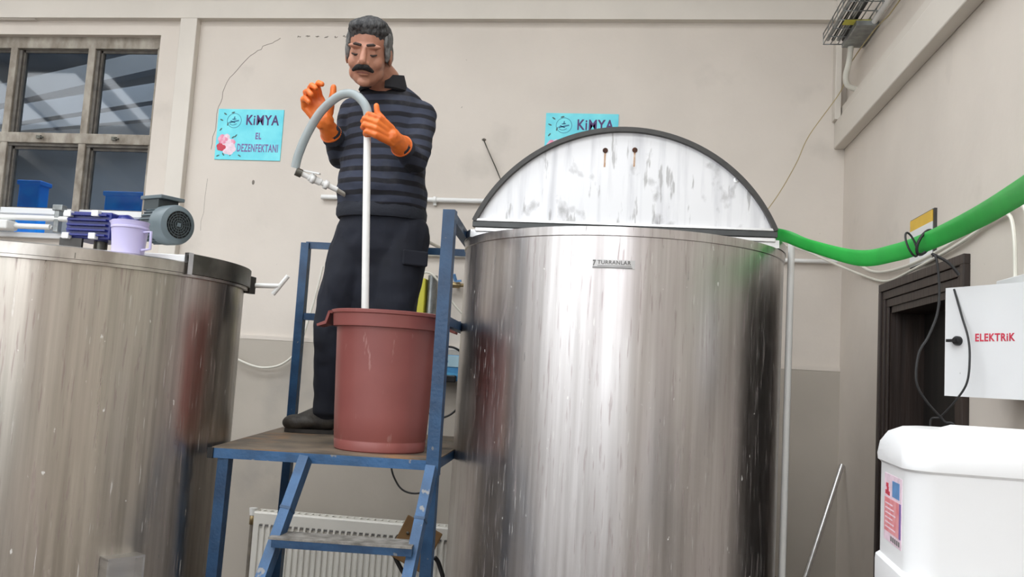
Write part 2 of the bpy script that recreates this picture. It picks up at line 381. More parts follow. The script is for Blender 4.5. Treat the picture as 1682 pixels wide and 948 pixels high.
def text_mesh(txt, origin, right, up, width, height, depth=.0012, bold=.0, name='lettering', mat_=None, parent=None, **tg):
    """lettering as thin solid geometry: lower-left corner at origin, scaled to width x height"""
    cu = bpy.data.curves.new('t', 'FONT'); cu.body = txt; cu.offset = bold; cu.resolution_u = 3; cu.space_character = 1.0 + bold * 5; cu.extrude = .5
    ob = bpy.data.objects.new('t', cu); C.objects.link(ob); dg = bpy.context.evaluated_depsgraph_get(); dg.update()
    me = bpy.data.meshes.new_from_object(ob.evaluated_get(dg), depsgraph=dg); bpy.data.objects.remove(ob)
    xs = [v.co.x for v in me.vertices]; ys = [v.co.y for v in me.vertices]
    x0, x1, y0, y1 = min(xs), max(xs), min(ys), max(ys); r = V(right).normalized(); u = V(up).normalized(); n_ = r.cross(u); o_ = org(parent)
    for v in me.vertices:
        v.co = V(origin) + r * ((v.co.x - x0) / (x1 - x0) * width) + u * ((v.co.y - y0) / (y1 - y0) * height) + n_ * ((v.co.z + .5) * depth) - o_
    me.materials.clear(); me.materials.append(mat_); me.name = name
    o = bpy.data.objects.new(name, me); C.objects.link(o); o.parent = parent; ORG[o.name] = o_; return tag(o, **tg)

D = 4.65; XR = 1.06
# ================================================================== STRUCTURE
b = MB(); b.box((-14.2, -5, -.1), (1.3, 4.9, 0)); b.build('floor', M['floor'], kind='structure')
WX0, WX1, WZ0, WZ1 = -4.75, -2.822, 2.215, 3.455          # window opening
b = MB(); b.box((-14, D, 0), (WX0, D + .28, 5.6)); b.box((WX1, D, 0), (XR + .2, D + .28, 5.6)); b.box((WX0, D, 0), (WX1, D + .28, WZ0)); b.box((WX0, D, WZ1), (WX1, D + .28, 5.6))
wall_back = b.build('wall_back', M['wall'], kind='structure', loc=(0, D, 0))
# lower, slightly proud and darker painted part of the back wall
b = MB(); b.box((-14, D - .012, 0), (XR, D, 1.712)); b.build('painted_dado', M['wall_low'], wall_back)
b = MB(); b.box((-14, D - .014, 1.700), (XR, D, 1.722)); b.build('dado_ledge', M['wall'], wall_back)
# right wall with the doorway
DY0, DY1, DZ = 3.02, 3.80, 1.965
b = MB(); b.box((XR, -5, 0), (XR + .2, DY0, 5.6)); b.box((XR, DY1, 0), (XR + .2, D + .28, 5.6)); b.box((XR, DY0, DZ), (XR + .2, DY1, 5.6))
wall_right = b.build('wall_right', M['wall'], kind='structure', loc=(XR, 0, 0))
b = MB(); b.box((-14.2, -5, 0), (-14, 4.9, 5.6)); b.build('wall_left', M['wall'], kind='structure')
# front wall behind the camera, with a row of tall windows
FY = -4.8; b = MB(); ops = [(-9.4, -7.4), (-6.8, -4.8), (-4.2, -2.2), (-1.6, .7)]
x = -14.2
for a, c in ops: b.box((x, FY - .2, 0), (a, FY, 5.6)); b.box((a, FY - .2, 0), (c, FY, 1.8)); b.box((a, FY - .2, 3.9), (c, FY, 5.6)); x = c
b.box((x, FY - .2, 0), (XR + .2, FY, 5.6)); b.build('wall_front', M['front'], kind='structure')
for i, (a, c) in enumerate(ops):
    r_ = empty('window_%d' % (i + 2), ((a + c) / 2, FY - .1, 1.8), kind='structure')
    for xx in (a + .03, (a + c) / 2, c - .03): t = MB(); t.box((xx - .03, FY - .13, 1.8), (xx + .03, FY - .07, 3.9)); t.build('mullion', M['wframe'], r_)
    for zz in (1.83, 2.5, 3.2, 3.87): t = MB(); t.box((a, FY - .125, zz - .03), (c, FY - .075, zz + .03)); t.build('crossbar', M['wframe'], r_)
    portal(((a + c) / 2, FY - .02, 2.85), (PI / 2, 0, 0), c - a, 2.1)
# ceiling: two slopes with long skylights, rafters below
def ceil_z(y): return 5.45 - abs(y) * .27
b = MB()
SK = [(.9, 2.9), (-2.9, -.9)]; SX0, SX1 = -6.2, .5
def slab(x0, x1, y0, y1):
    b.add([(x0, y0, ceil_z(y0)), (x1, y0, ceil_z(y0)), (x1, y1, ceil_z(y1)), (x0, y1, ceil_z(y1)), (x0, y0, ceil_z(y0) + .1), (x1, y0, ceil_z(y0) + .1), (x1, y1, ceil_z(y1) + .1), (x0, y1, ceil_z(y1) + .1)],
          [(0, 1, 2, 3), (7, 6, 5, 4), (0, 4, 5, 1), (1, 5, 6, 2), (2, 6, 7, 3), (3, 7, 4, 0)])
for (y0, y1) in ((-5, -2.9), (-.9, 0), (0, .9), (2.9, 4.95)): slab(-14.2, XR + .2, y0, y1)
for (y0, y1) in SK: slab(-14.2, -12.6, y0, y1); slab(-7.0, SX0, y0, y1); slab(SX1, XR + .2, y0, y1)
ceiling = b.build('ceiling', M['ceil'], kind='structure', loc=(0, 0, 5))
for i in range(12):
    xx = -13.2 + i * 1.2
    for s_ in (1, -1):
        t = MB(); t.bar((xx, 0, ceil_z(0) - .1), (xx, s_ * 4.8, ceil_z(4.8) - .1), .09, .18); t.build('rafter', M['trim'], ceiling)
for (y0, y1) in SK:
    ym = (y0 + y1) / 2; ang = math.atan(.27) * (1 if ym > 0 else -1)
    for (p0, p1) in ((SX0, SX1), (-12.6, -7.0)): portal(((p0 + p1) / 2, ym, ceil_z(ym) + .02), (-ang, 0, 0), p1 - p0, 2.0)

# belt course, pilaster, corner beam
b = MB(); b.box((-14, 4.600, 3.540), (XR, D + .0, 3.642)); b.build('trim_1', M['trim'], kind='structure')
b = MB(); b.box((-8, 4.615, 3.535), (-3.62, 4.64, 3.552)); b.build('trim_2', M['trim'], kind='structure')
b = MB(); b.box((-2.682, 4.602, 0), (-2.578, D, 3.55), bev=.004); b.build('trim_3', M['trim'], kind='structure')
b = MB(); b.box((1.005, -4.8, 2.857), (XR, D, 3.0), bev=.006); b.box((1.03, -4.8, 3.0), (XR, D, 3.07)); beam = b.build('trim_4', M['trim'], kind='structure')
# vertical boxed pipe in the corner above the beam
b = MB(); b.box((.992, 4.585, 3.0), (1.024, D, 4.1), bev=.004); b.build('trim_5', M['trim'], kind='structure')
# cracks in the plaster
def crack(pts, r=.0018, name='crack'):
    q = []
    for i in range(len(pts) - 1):
        a, c = V(pts[i]), V(pts[i + 1])
        for k in range(6): q.append(a.lerp(c, k / 6) + V((random.uniform(-.006, .006), 0, random.uniform(-.006, .006))))
    q.append(V(pts[-1])); t = MB(); t.tube(q, r, seg=5); t.build(name, M['crack'], wall_back)
crack([(-2.44, D, 2.78), (-2.425, D, 2.99), (-2.39, D, 3.176), (-2.273, D, 3.321), (-2.18, D, 3.39), (-2.082, D, 3.441)])
for k in range(7): crack([(-1.98 + k * .055, D, 3.452 + random.uniform(-.008, .008)), (-1.96 + k * .055, D, 3.452)], .0022)
crack([(-2.45, D, 2.60), (-2.46, D, 2.3)], .001)
t = MB(); t.ell((-2.17, D, 2.59), (.008, .004, .014)); t.build('plug_hole', M['crack'], wall_back)
t = MB(); t.ell((-.852, D, 2.868), (.012, .012, .008)); t.build('plug_hole', M['crack'], wall_back)
for (yy, zz) in ((2.35, 1.56), (2.3, 1.50), (2.22, 1.57), (2.42, 1.45)):
    t = MB(); t.ell((XR, yy, zz), (.003, .008, .022)); t.build('plaster_dent', M['crack'], wall_right)

# window in the back wall
win = empty('window_1', (-3.8, 4.72, WZ0), kind='structure')
WY = 4.72
b = MB(); b.box((WX0, WY - .03, 3.385), (WX1, WY + .05, WZ1)); b.build('head_frame', M['wframe'], win)
b = MB(); b.box((WX1 - .035, WY - .03, 2.38), (WX1, WY + .05, 3.39)); b.build('side_frame', M['wframe'], win)
cols = [-3.79, -3.278]
for xx in cols + [-4.30]:
    b = MB(); b.box((xx - .026, WY - .03, 2.38), (xx + .020, WY + .05, 3.39), bev=.004); b.build('mullion', M['wframe'], win)
    b = MB(); b.box((xx + .020, WY - .012, 2.38), (xx + .040, WY + .05, 3.38)); b.build('sash_edge', M['wframe_dark'], win)
b = MB(); b.box((WX0, WY - .034, 2.800), (WX1, WY + .05, 2.862), bev=.004); b.build('transom', M['wframe'], win)
b = MB(); b.box((WX0, WY - .018, 2.784), (WX1 - .02, WY + .05, 2.800)); b.build('sash_edge', M['wframe_dark'], win)
b = MB(); b.box((WX0, WY - .02, 2.372), (WX1, WY + .05, 2.405)); b.build('bottom_frame', M['white_metal'], win)
xs_ = [WX0, -4.30, -3.79, -3.278, WX1]
for i in range(4):
    for (z0, z1, tl) in ((2.862, 3.385, .004), (2.405, 2.784, -.01)):
        b = MB(); x0, x1 = xs_[i] + .02, xs_[i + 1] - .02; b.box((x0, WY + .02, z0), (x1, WY + .024, z1)); b.build('pane', M['glass'], win)
        b = MB()
        for (p0, p1) in (((x0 + .018, z0), (x0 + .03, z1)), ((x0, z1 - .016), (x1, z1)), ((x0, z0), (x1, z0 + .008))): b.box((p0[0], WY + .004, p0[1]), (p1[0], WY + .02, p1[1]))
        b.build('putty_line', M['wframe_dark'], win)
for xx in (-3.555, -3.07):
    b = MB(); b.box((xx - .014, WY - .05, 2.822), (xx + .014, WY - .034, 2.842)); b.tube([(xx, WY - .045, 2.832), (xx + .035, WY - .052, 2.828)], .005, seg=8); b.build('latch', M['grime_steel'], win)
b = MB(); b.box((WX0, D - .045, 2.215), (-3.2, D + .06, 2.245), bev=.004); b.build('sill_board', M['white_metal'], win)
# dim store room behind the window, roof gap added to light the crates
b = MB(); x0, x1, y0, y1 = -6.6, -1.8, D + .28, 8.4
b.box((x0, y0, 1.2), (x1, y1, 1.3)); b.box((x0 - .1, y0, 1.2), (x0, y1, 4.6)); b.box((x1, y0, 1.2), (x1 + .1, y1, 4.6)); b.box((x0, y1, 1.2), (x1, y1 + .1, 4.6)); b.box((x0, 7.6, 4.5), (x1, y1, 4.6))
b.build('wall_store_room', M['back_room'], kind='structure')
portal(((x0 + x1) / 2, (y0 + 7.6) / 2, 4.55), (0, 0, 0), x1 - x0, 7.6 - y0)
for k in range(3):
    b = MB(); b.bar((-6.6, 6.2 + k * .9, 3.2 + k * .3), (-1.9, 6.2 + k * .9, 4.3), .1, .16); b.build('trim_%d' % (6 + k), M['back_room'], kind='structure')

# doorway in the right wall
door = empty('door_1', (XR, 3.41, 0), kind='structure')
for k in range(3):                                # stepped casing boards, three strips deep
    d_ = .022 - .007 * k; o_ = .034 * k
    b = MB(); b.box((XR - d_, 2.925 + o_, 2.062 - o_ - .033), (XR, 3.885 - o_, 2.062 - o_), bev=.002); b.build('head_casing', M['door'], door)
    b = MB(); b.box((XR - d_, 3.885 - o_ - .033, 0), (XR, 3.885 - o_, 2.062 - o_ - .033), bev=.002); b.build('side_casing', M['door'], door)
    b = MB(); b.box((XR - d_, 2.925 + o_, 0), (XR, 2.925 + o_ + .033, 2.062 - o_ - .033), bev=.002); b.build('side_casing', M['door'], door)
b = MB(); b.box((XR, DY1 - .03, 0), (XR + .2, DY1, DZ)); b.box((XR, DY0, 0), (XR + .2, DY0 + .03, DZ)); b.box((XR, DY0, DZ - .03), (XR + .2, DY1, DZ)); b.build('jamb', M['door'], door)
b = MB(); b.box((XR + .13, DY0 + .03, 0), (XR + .17, DY1 - .03, DZ - .03)); b.build('door_leaf', M['door_leaf'], door)

# ================================================================== RIGHT TANK
TC = V((-.05, 3.35, 0)); TR = .597; TZ = 2.078
tank = empty('steel_tank', TC, 'tall brushed steel tank with an opened half-round lid flap standing on top', 'tank')
b = MB(); b.lathe([(TR, .12), (TR, TZ - .03), (TR + .004, TZ - .028), (TR + .004, TZ), (TR - .012, TZ), (TR - .012, .15), (0, .15)], TC, seg=128)
b.build('tank_body', M['steel_r'], tank)
b = MB()
for k in range(4):
    a = PI / 4 + k * PI / 2; b.box((TC.x + math.cos(a) * .5 - .04, TC.y + math.sin(a) * .5 - .04, 0), (TC.x + math.cos(a) * .5 + .04, TC.y + math.sin(a) * .5 + .04, .15))
    b.build('tank_foot', M['grime_steel'], tank); b = MB()
LY = 3.085; hc = math.sqrt(TR ** 2 - (TC.y - LY) ** 2)      # chord of the flap
# fixed rear lid (flat, short skirt) behind the chord
b = MB(); nseg = 64; a0 = math.asin((LY - TC.y) / (TR + .008)); a1 = PI - a0; ring = []
for j in range(nseg + 1):
    a = a0 + (a1 - a0) * j / nseg; ring.append((TC.x + math.cos(a) * (TR + .008), TC.y + math.sin(a) * (TR + .008)))
n_ = len(ring)
b.add([(p[0], p[1], TZ + .002) for p in ring] + [(p[0], p[1], TZ + .03) for p in ring], [tuple(range(n_)), tuple(range(n_, 2 * n_))] + [(j, (j + 1) % n_, n_ + (j + 1) % n_, n_ + j) for j in range(n_)])
b.build('rear_lid', M['bright_steel'], tank)
# hinge rails along the chord
b = MB(); b.box((TC.x - hc + .01, LY - .012, TZ + .022), (TC.x + hc - .005, LY + .02, TZ + .037), bev=.002); b.build('lid_rail', M['bright_steel'], tank)
b = MB(); b.box((TC.x - hc - .0, LY - .018, TZ + .037), (TC.x + hc, LY + .012, TZ + .058), bev=.002); b.build('hinge_bar', M['darkbar'], tank)
b = MB(); b.box((TC.x - hc + .01, LY - .020, TZ + .058), (TC.x + hc - .01, LY + .004, TZ + .068), bev=.002); b.build('lid_rail', M['bright_steel'], tank)
b = MB(); b.box((TC.x + .28, LY - .03, TZ + .004), (TC.x + .42, LY - .005, TZ + .022)); b.build('hinge_bracket', M['darkbar'], tank)
# the upright flap: circle segment, a sheet with its down-turned rim facing us
ZB = TZ + .062; H = .352; Rf = ((hc) ** 2 + H ** 2) / (2 * H); zc = ZB + H - Rf; aS = math.asin(hc / Rf)
b = MB(); pts = [(TC.x - hc, ZB)]
arc = [(TC.x + Rf * math.sin(-aS + 2 * aS * k / 60), zc + Rf * math.cos(-aS + 2 * aS * k / 60)) for k in range(61)]
n_ = len(arc); b.add([(p[0], LY, p[1]) for p in arc] + [(p[0], LY + .006, p[1]) for p in arc], [tuple(range(n_)), tuple(range(n_, 2 * n_))] + [(j, (j + 1) % n_, n_ + (j + 1) % n_, n_ + j) for j in range(n_)])
flap = b.build('lid_flap', M['lid'], tank)
b = MB(); ro = [(TC.x + (Rf + .002) * math.sin(-aS + 2 * aS * k / 60), zc + (Rf + .002) * math.cos(-aS + 2 * aS * k / 60)) for k in range(61)]
ri = [(TC.x + (Rf - .014) * math.sin(-aS + 2 * aS * k / 60), zc + (Rf - .014) * math.cos(-aS + 2 * aS * k / 60)) for k in range(61)]
vv = []; 
for k in range(61): vv += [(ro[k][0], LY - .022, ro[k][1]), (ro[k][0], LY + .010, ro[k][1]), (ri[k][0], LY + .010, ri[k][1]), (ri[k][0], LY - .022, ri[k][1])]
ff = [(0, 1, 2, 3), (240, 243, 242, 241)]
for k in range(60):
    for j in range(4): ff.append((k * 4 + j, k * 4 + (j + 1) % 4, k * 4 + 4 + (j + 1) % 4, k * 4 + 4 + j))
b.add(vv, ff); b.build('flap_rim', M['edge'], tank)
for (hx, hz) in ((-.121, 2.411), (-.016, 2.415)):
    b = MB(); b.lathe([(0, 0), (.0085, 0), (.0095, .003), (0, .003)], (hx, LY, hz), seg=16, axis=(0, -1, 0)); b.build('bolt_hole', M['rust'], tank)
    b = MB(); b.box((hx - .0035, LY - .0012, hz - .06), (hx + .003, LY, hz - .006)); b.build('rust_run', M['rust_run'], tank)
b = MB(); b.lathe([(.006, 0), (.010, .001), (.010, .002), (.005, .003)], (.342, LY, 2.317), seg=16, axis=(0, -1, 0)); b.build('weld_mark', M['bright_steel'], tank)
# maker's plate
def on_tank(ax, z, r=TR + .0015): return V((TC.x + math.sin(ax) * r, TC.y - math.cos(ax) * r, z))
b = MB(); vv = []; K = 6; pa0, pa1 = -.135, .088
for k in range(K + 1):
    a = pa0 + (pa1 - pa0) * k / K
    for (rr, zz) in ((TR, 1.944), (TR + .003, 1.944), (TR + .003, 1.972), (TR, 1.972)): vv.append(on_tank(a, zz, rr))
ff = [(0, 1, 2, 3), (K * 4, K * 4 + 3, K * 4 + 2, K * 4 + 1)] + [(k * 4 + j, k * 4 + (j + 1) % 4, k * 4 + 4 + (j + 1) % 4, k * 4 + 4 + j) for k in range(K) for j in range(4)]
b.add(vv, ff); plate = b.build('maker_plate', M['plate'], tank)
def curve_onto(o, r):                                 # bend flat lettering round the tank
    o_ = org(o.parent)
    for v in o.data.vertices:
        p = v.co + o_; a = (p.x - TC.x) / TR; d_ = (TC.y - TR) - p.y; v.co = on_tank(a, p.z, r + d_) - o_
ORG[plate.name] = TC
yf = TC.y - TR
o = text_mesh('TURRANLAR', (-.115, yf, 1.957), (1, 0, 0), (0, 0, 1), .105, .0125, .0012, .02, 'plate_lettering', M['print_grey'], plate); curve_onto(o, TR + .003)
o = text_mesh('7', (-.130, yf, 1.951), (1, 0, 0), (0, 0, 1), .010, .019, .0012, .03, 'plate_emblem', M['print_grey'], plate); curve_onto(o, TR + .003)
b = MB(); b.box((-.130, yf - .001, 1.9455), (-.005, yf, 1.9485)); b.box((-.115, yf - .001, 1.9515), (-.008, yf, 1.9530)); o = b.build('plate_lines', M['print_grey'], plate)
me = o.data
bm_ = bmesh.new(); bm_.from_mesh(me); bmesh.ops.subdivide_edges(bm_, edges=[e for e in bm_.edges if abs((e.verts[0].co - e.verts[1].co).x) > .05], cuts=8); bm_.to_mesh(me); bm_.free(); curve_onto(o, TR + .003)

# white conduit standing beside the tank
b = MB(); b.tube([(.572, 3.30, 0), (.572, 3.30, 2.135)], .0125, seg=14); b.build('white_conduit', M['white_pvc'], None, 'thin white vertical pipe running down the right edge of the large tank', 'pipe')

# ================================================================== LEFT TANK
LC = V((-1.94, 2.75, 0)); LR = .597; LZ = 1.842
ltank = empty('steel_tank', LC, 'stained steel tank at the far left under the window, closed lid carrying a motor', 'tank')
b = MB(); b.lathe([(LR, .12), (LR, LZ), (LR - .01, LZ), (LR - .01, .15), (0, .15)], LC, seg=128); b.build('tank_body', M['steel_l'], ltank)
for k in range(4):
    a = PI / 4 + k * PI / 2; b = MB(); b.box((LC.x + math.cos(a) * .5 - .04, LC.y + math.sin(a) * .5 - .04, 0), (LC.x + math.cos(a) * .5 + .04, LC.y + math.sin(a) * .5 + .04, .15)); b.build('tank_foot', M['grime_steel'], ltank)
b = MB(); b.lathe([(LR + .002, LZ - .006), (LR + .012, LZ - .006), (LR + .012, LZ + .003), (LR + .002, LZ + .003)], LC, seg=128, closed=True); b.build('rim_bead', M['rim_l'], ltank)
b = MB(); b.lathe([(0, LZ + .004), (LR + .014, LZ + .004), (LR + .014, LZ + .036), (LR + .004, LZ + .040), (0, LZ + .040)], LC, seg=128); b.build('lid', M['rim_l'], ltank)
b = MB(); b.lathe([(LR + .014, LZ + .004), (LR + .02, LZ + .004), (LR + .02, LZ + .066), (LR + .006, LZ + .066), (LR + .006, LZ + .036)], LC, seg=30, a0=math.radians(-20), a1=math.radians(28), closed=True); b.build('lid_hatch_skirt', M['grime_steel'], ltank)
b = MB(); a = math.radians(-20); b.lathe([(LR + .012, LZ), (LR + .023, LZ), (LR + .023, LZ + .068), (LR + .004, LZ + .068)], LC, seg=2, a0=a - .03, a1=a, closed=True); b.build('hatch_lug', M['bright_steel'], ltank)
a = math.radians(27); p = V((LC.x + math.cos(a) * (LR + .02), LC.y + math.sin(a) * (LR + .02), 0))
b = MB(); b.box((p.x - .01, p.y - .03, LZ - .012), (p.x + .012, p.y + .02, LZ + .05)); b.build('clamp', M['edge'], ltank)
b = MB(); a = math.radians(-52.5); b.lathe([(LR + .014, LZ + .006), (LR + .0155, LZ + .006), (LR + .0155, LZ + .022), (LR + .014, LZ + .022)], LC, seg=1, a0=a - .002, a1=a + .002, closed=True); b.build('lid_seam', M['grime_steel'], ltank)
# white plate lying across the lid near its edge, under the motor
b = MB(); R_ = Matrix.Rotation(math.radians(8), 3, 'Z'); c_ = V((-1.50, 2.60, LZ + .05)); b.box((-1.66, 2.52, LZ + .040), (-1.395, 2.70, LZ + .062), R=R_, c=c_, bev=.003); tray = b.build('mounting_plate', M['white_metal'], ltank)
# U bracket low on the front of the left tank
a = math.radians(-33); bx = V((LC.x + math.cos(a) * (LR + .022), LC.y + math.sin(a) * (LR + .022), .975)); R_ = Matrix.Rotation(a + PI / 2, 3, 'Z')
b = MB(); c_ = bx
for (p0, p1) in (((-.055, -.025, .028), (.055, .025, .034)), ((-.055, -.025, -.10), (-.049, .025, .03)), ((.049, -.025, -.10), (.055, .025, .03)), ((-.055, .019, -.1), (.055, .025, .03))):
    b.box(bx + V(p0), bx + V(p1), R=R_, c=c_)
b.build('bracket', M['bright_steel'], ltank)

# white spigot valve on the side of the left tank
p = V((-1.335, 3.02, LZ + .018)); vr = empty('tap', p, 'white plastic T-shaped tap sticking out of the left tank rim', 'tap')
b = MB(); b.tube([p + V((-.03, 0, 0)), p + V((.055, .01, .003))], .009, seg=12); b.build('spout', M['white_pvc'], vr)
b = MB(); b.tube([p + V((.035, .01, -.028)), p + V((.055, .012, 0)), p + V((.085, .014, .042))], .0085, seg=12); b.build('handle', M['white_pvc'], vr)

# ================================================================== AGITATOR MOTOR
ag = empty('agitator_drive', (-1.66, 2.72, LZ + .04), 'geared electric motor with blue gearbox and grey finned body on the left tank lid', 'motor')
gz = 2.004
b = MB(); b.box((-1.885, 2.66, gz - .046), (-1.725, 2.80, gz + .046), bev=.006); gb = b.build('gearbox', M['gear_blue'], ag)
for k in range(5):
    b = MB(); z_ = gz - .034 + k * .017; b.box((-1.875, 2.645, z_ - .0035), (-1.735, 2.662, z_ + .0035), bev=.0015); b.build('cooling_fin', M['gear_blue'], gb)
for (xx, zz) in ((-1.873, gz + .036), (-1.775, gz + .040), (-1.873, gz - .038), (-1.778, gz - .036)):
    b = MB(); b.box((xx - .012, 2.640, zz - .011), (xx + .012, 2.662, zz + .009), bev=.002); cv = b.build('bolt_cap', M['white_metal'], gb)
b = MB(); b.lathe([(0, 0), (.05, 0), (.05, .03), (.036, .05), (.036, .075), (0, .075)], (-1.735, 2.73, gz + .0), seg=32, axis=(1, -.12, 0)); b.build('gearbox_flange', M['gear_blue'], ag)
b = MB(); b.lathe([(0, LZ + .04 - 0), (.05, LZ + .04), (.05, LZ + .06), (.022, LZ + .07), (.022, gz - .04), (0, gz - .04)], (-1.80, 2.73, 0), seg=32); b.build('drive_shaft_housing', M['grime_steel'], ag)
b = MB(); b.box((-1.90, 2.655, LZ + .05), (-1.82, 2.665, gz - .045)); b.build('shaft_guard', M['edge'], ag)
ax = V((.87, -.45, -.02)).normalized(); mc = V((-1.505, 2.665, 2.016)) ; Rm = .066
st = mc - ax * .115
b = MB(); b.lathe([(0, 0), (Rm - .012, 0), (Rm - .008, .02), (Rm - .008, .10), (Rm - .012, .115), (0, .115)], st, seg=40, axis=ax); b.build('motor_body', M['motor_dark'], ag)
b = MB(); side = ax.cross(V((0, 0, 1))).normalized(); upv = side.cross(ax)
for k in range(28):
    a = 2 * PI * k / 28; d_ = side * math.cos(a) + upv * math.sin(a); q = d_.cross(ax)
    p0 = st + ax * .012 + d_ * (Rm - .010); p1 = st + ax * .085 + d_ * (Rm - .010)
    t = MB(); t.bar(p0, p1, .003, .014, up=d_); t.build('cooling_fin', M['motor'], ag)
fc = st + ax * .075
b = MB(); b.lathe([(Rm - .004, 0), (Rm, 0), (Rm, .052), (Rm - .004, .062), (Rm - .014, .068), (.046, .070), (.046, .066), (Rm - .008, .060), (Rm - .005, .05), (Rm - .004, 0)], fc, seg=48, axis=ax); b.build('fan_cowl', M['motor'], ag)
fe = fc + ax * .066
b = MB(); b.lathe([(0, -.002), (.0475, -.002), (.0475, -.001), (0, -.001)], fe, seg=32, axis=ax); b.build('fan_recess', M['cap'], ag)
b = MB()
for r_ in (.014, .022, .030, .038, .046): b.lathe([(r_ - .0014, 0), (r_ + .0014, 0), (r_ + .0014, .003), (r_ - .0014, .003)], fe, seg=32, axis=ax, closed=True)
for k in range(16):
    a = 2 * PI * k / 16; d_ = side * math.cos(a) + upv * math.sin(a); b.bar(fe + ax * .0015 + d_ * .009, fe + ax * .0015 + d_ * .047, .002, .002, up=ax)
b.build('fan_grille', M['motor_dark'], ag)
b = MB(); b.lathe([(0, 0), (.009, 0), (.009, .004), (0, .005)], fe, seg=4, axis=ax); b.build('grille_badge', M['motor'], ag)
tb = st + ax * .03 + upv * .072
b = MB(); c_ = tb; R_ = Matrix((ax, side, upv)).transposed()
def obox(mb, c, R, h, bev=.003):
    t = MB(); t.box((-h[0], -h[1], -h[2]), h, bev=bev); mb.add([R @ p + V(c) for p in t.v], t.f); return mb
obox(b, tb - upv * .006, R_, (.042, .038, .020)); tbx = b.build('terminal_box', M['motor_dark'], ag)
b = MB(); obox(b, tb + upv * .018 + ax * .006, R_, (.060, .044, .006), .002); b.build('terminal_lid', M['motor'], ag)
b = MB(); obox(b, tb - side * .04 - upv * .002 , R_, (.012, .003, .012), .001); b.build('terminal_plug', M['motor'], ag)
b = MB(); b.tube(spline([tb - ax * .040 - side * .02 + upv * .0, tb - ax * .055 - side * .03 - upv * .012, tb - ax * .058 - side * .035 - upv * .05, tb - ax * .058 - side * .035 - upv * .115], 8), .0065, seg=10); b.build('supply_cable', M['white_pvc'], ag)

# lilac measuring jug on the lid
jx, jy, jz = -1.505, 2.42, LZ + .041
jug = empty('measuring_jug', (jx, jy, jz), 'lilac plastic measuring jug with a pouring lip, on the left tank lid', 'jug')
b = MB(); seg = 40; prof = [(.044, 0), (.046, .002), (.052, .094), (.054, .100), (.0515, .100), (.049, .094), (.0435, .004), (0, .004), (0, 0)]
b.lathe(prof, (jx, jy, jz), seg=seg); jb = b.build('jug_body', M['lilac'], jug)
for v in jb.data.vertices:                                   # pouring lip on the left
    a = math.atan2(v.co.y, v.co.x); d_ = abs(((a - PI + PI) % (2 * PI)) - PI)
    if v.co.z > .06 and d_ < .5: k = (1 - d_ / .5) ** 1.2 * ((v.co.z - .06) / .04) ** 1.5; v.co.x -= .018 * k
b = MB(); b.lathe([(.0525, .076), (.0545, .078), (.0545, .083), (.0525, .084)], (jx, jy, jz), seg=40, closed=True); b.build('rim_band', M['lilac'], jug)
b = MB(); b.tube([(jx + .048, jy - .008, jz + .068), (jx + .075, jy - .012, jz + .070), (jx + .077, jy - .012, jz + .018), (jx + .047, jy - .008, jz + .014)], .0042, seg=8); b.build('handle', M['lilac'], jug)

# pipes and odds under the window
for (zz, xx0, xx1, yy, lab) in ((2.325, -4.6, -2.95, 4.575, 'upper white pipe along the wall under the window'), (2.275, -4.6, -3.34, 4.575, 'lower white pipe along the wall under the window')):
    b = MB(); b.tube([(xx0, yy, zz), (xx1, yy, zz)], .016, seg=14); b.tube([(xx1 - .005, yy, zz), (xx1 - .005, D, zz)], .012, seg=10); b.build('wall_pipe', M['white_pvc'], None, lab, 'pipe')
b = MB(); b.box((-3.70, 4.50, 2.246), (-3.56, 4.60, 2.30), bev=.01); b.build('junction_block', M['white_pvc'], None, 'small white block on the sill below the window', 'block')
b = MB(); b.box((-3.315, 4.56, 2.246), (-3.285, 4.60, 2.40), bev=.004); b.box((-3.325, 4.55, 2.37), (-3.262, 4.60, 2.405), bev=.005); b.build('window_bracket', M['galv'], None, 'grey metal bracket on the sill between the two window halves', 'bracket')
# blue plastic things behind the panes
for (x0, x1, z1, lab) in ((-3.98, -3.83, 2.655, 'narrow bright blue plastic crate seen through the left pane'), (-3.37, -3.03, 2.60, 'wide bright blue plastic crate seen through the right pane')):
    r_ = empty('plastic_crate', ((x0 + x1) / 2, 5.15, 2.2), lab, 'crate')
    b = MB(); b.box((x0, 5.10, 2.0), (x1, 5.20, z1), bev=.01); b.build('crate_body', M['blue_plastic'], r_)
    b = MB(); b.box((x0 - .010, 5.09, z1 - .03), (x1 + .010, 5.21, z1), bev=.006); b.build('crate_rim', M['blue_plastic'], r_)
b = MB(); b.box((-4.6, 4.98, 1.96), (-3.0, 5.4, 2.0)); b.box((-4.6, 5.0, 1.3), (-4.55, 5.38, 1.96)); b.box((-3.05, 5.0, 1.3), (-3.0, 5.38, 1.96)); b.build('store_bench', M['galv'], None, 'grey bench in the room behind the window carrying blue crates', 'bench')

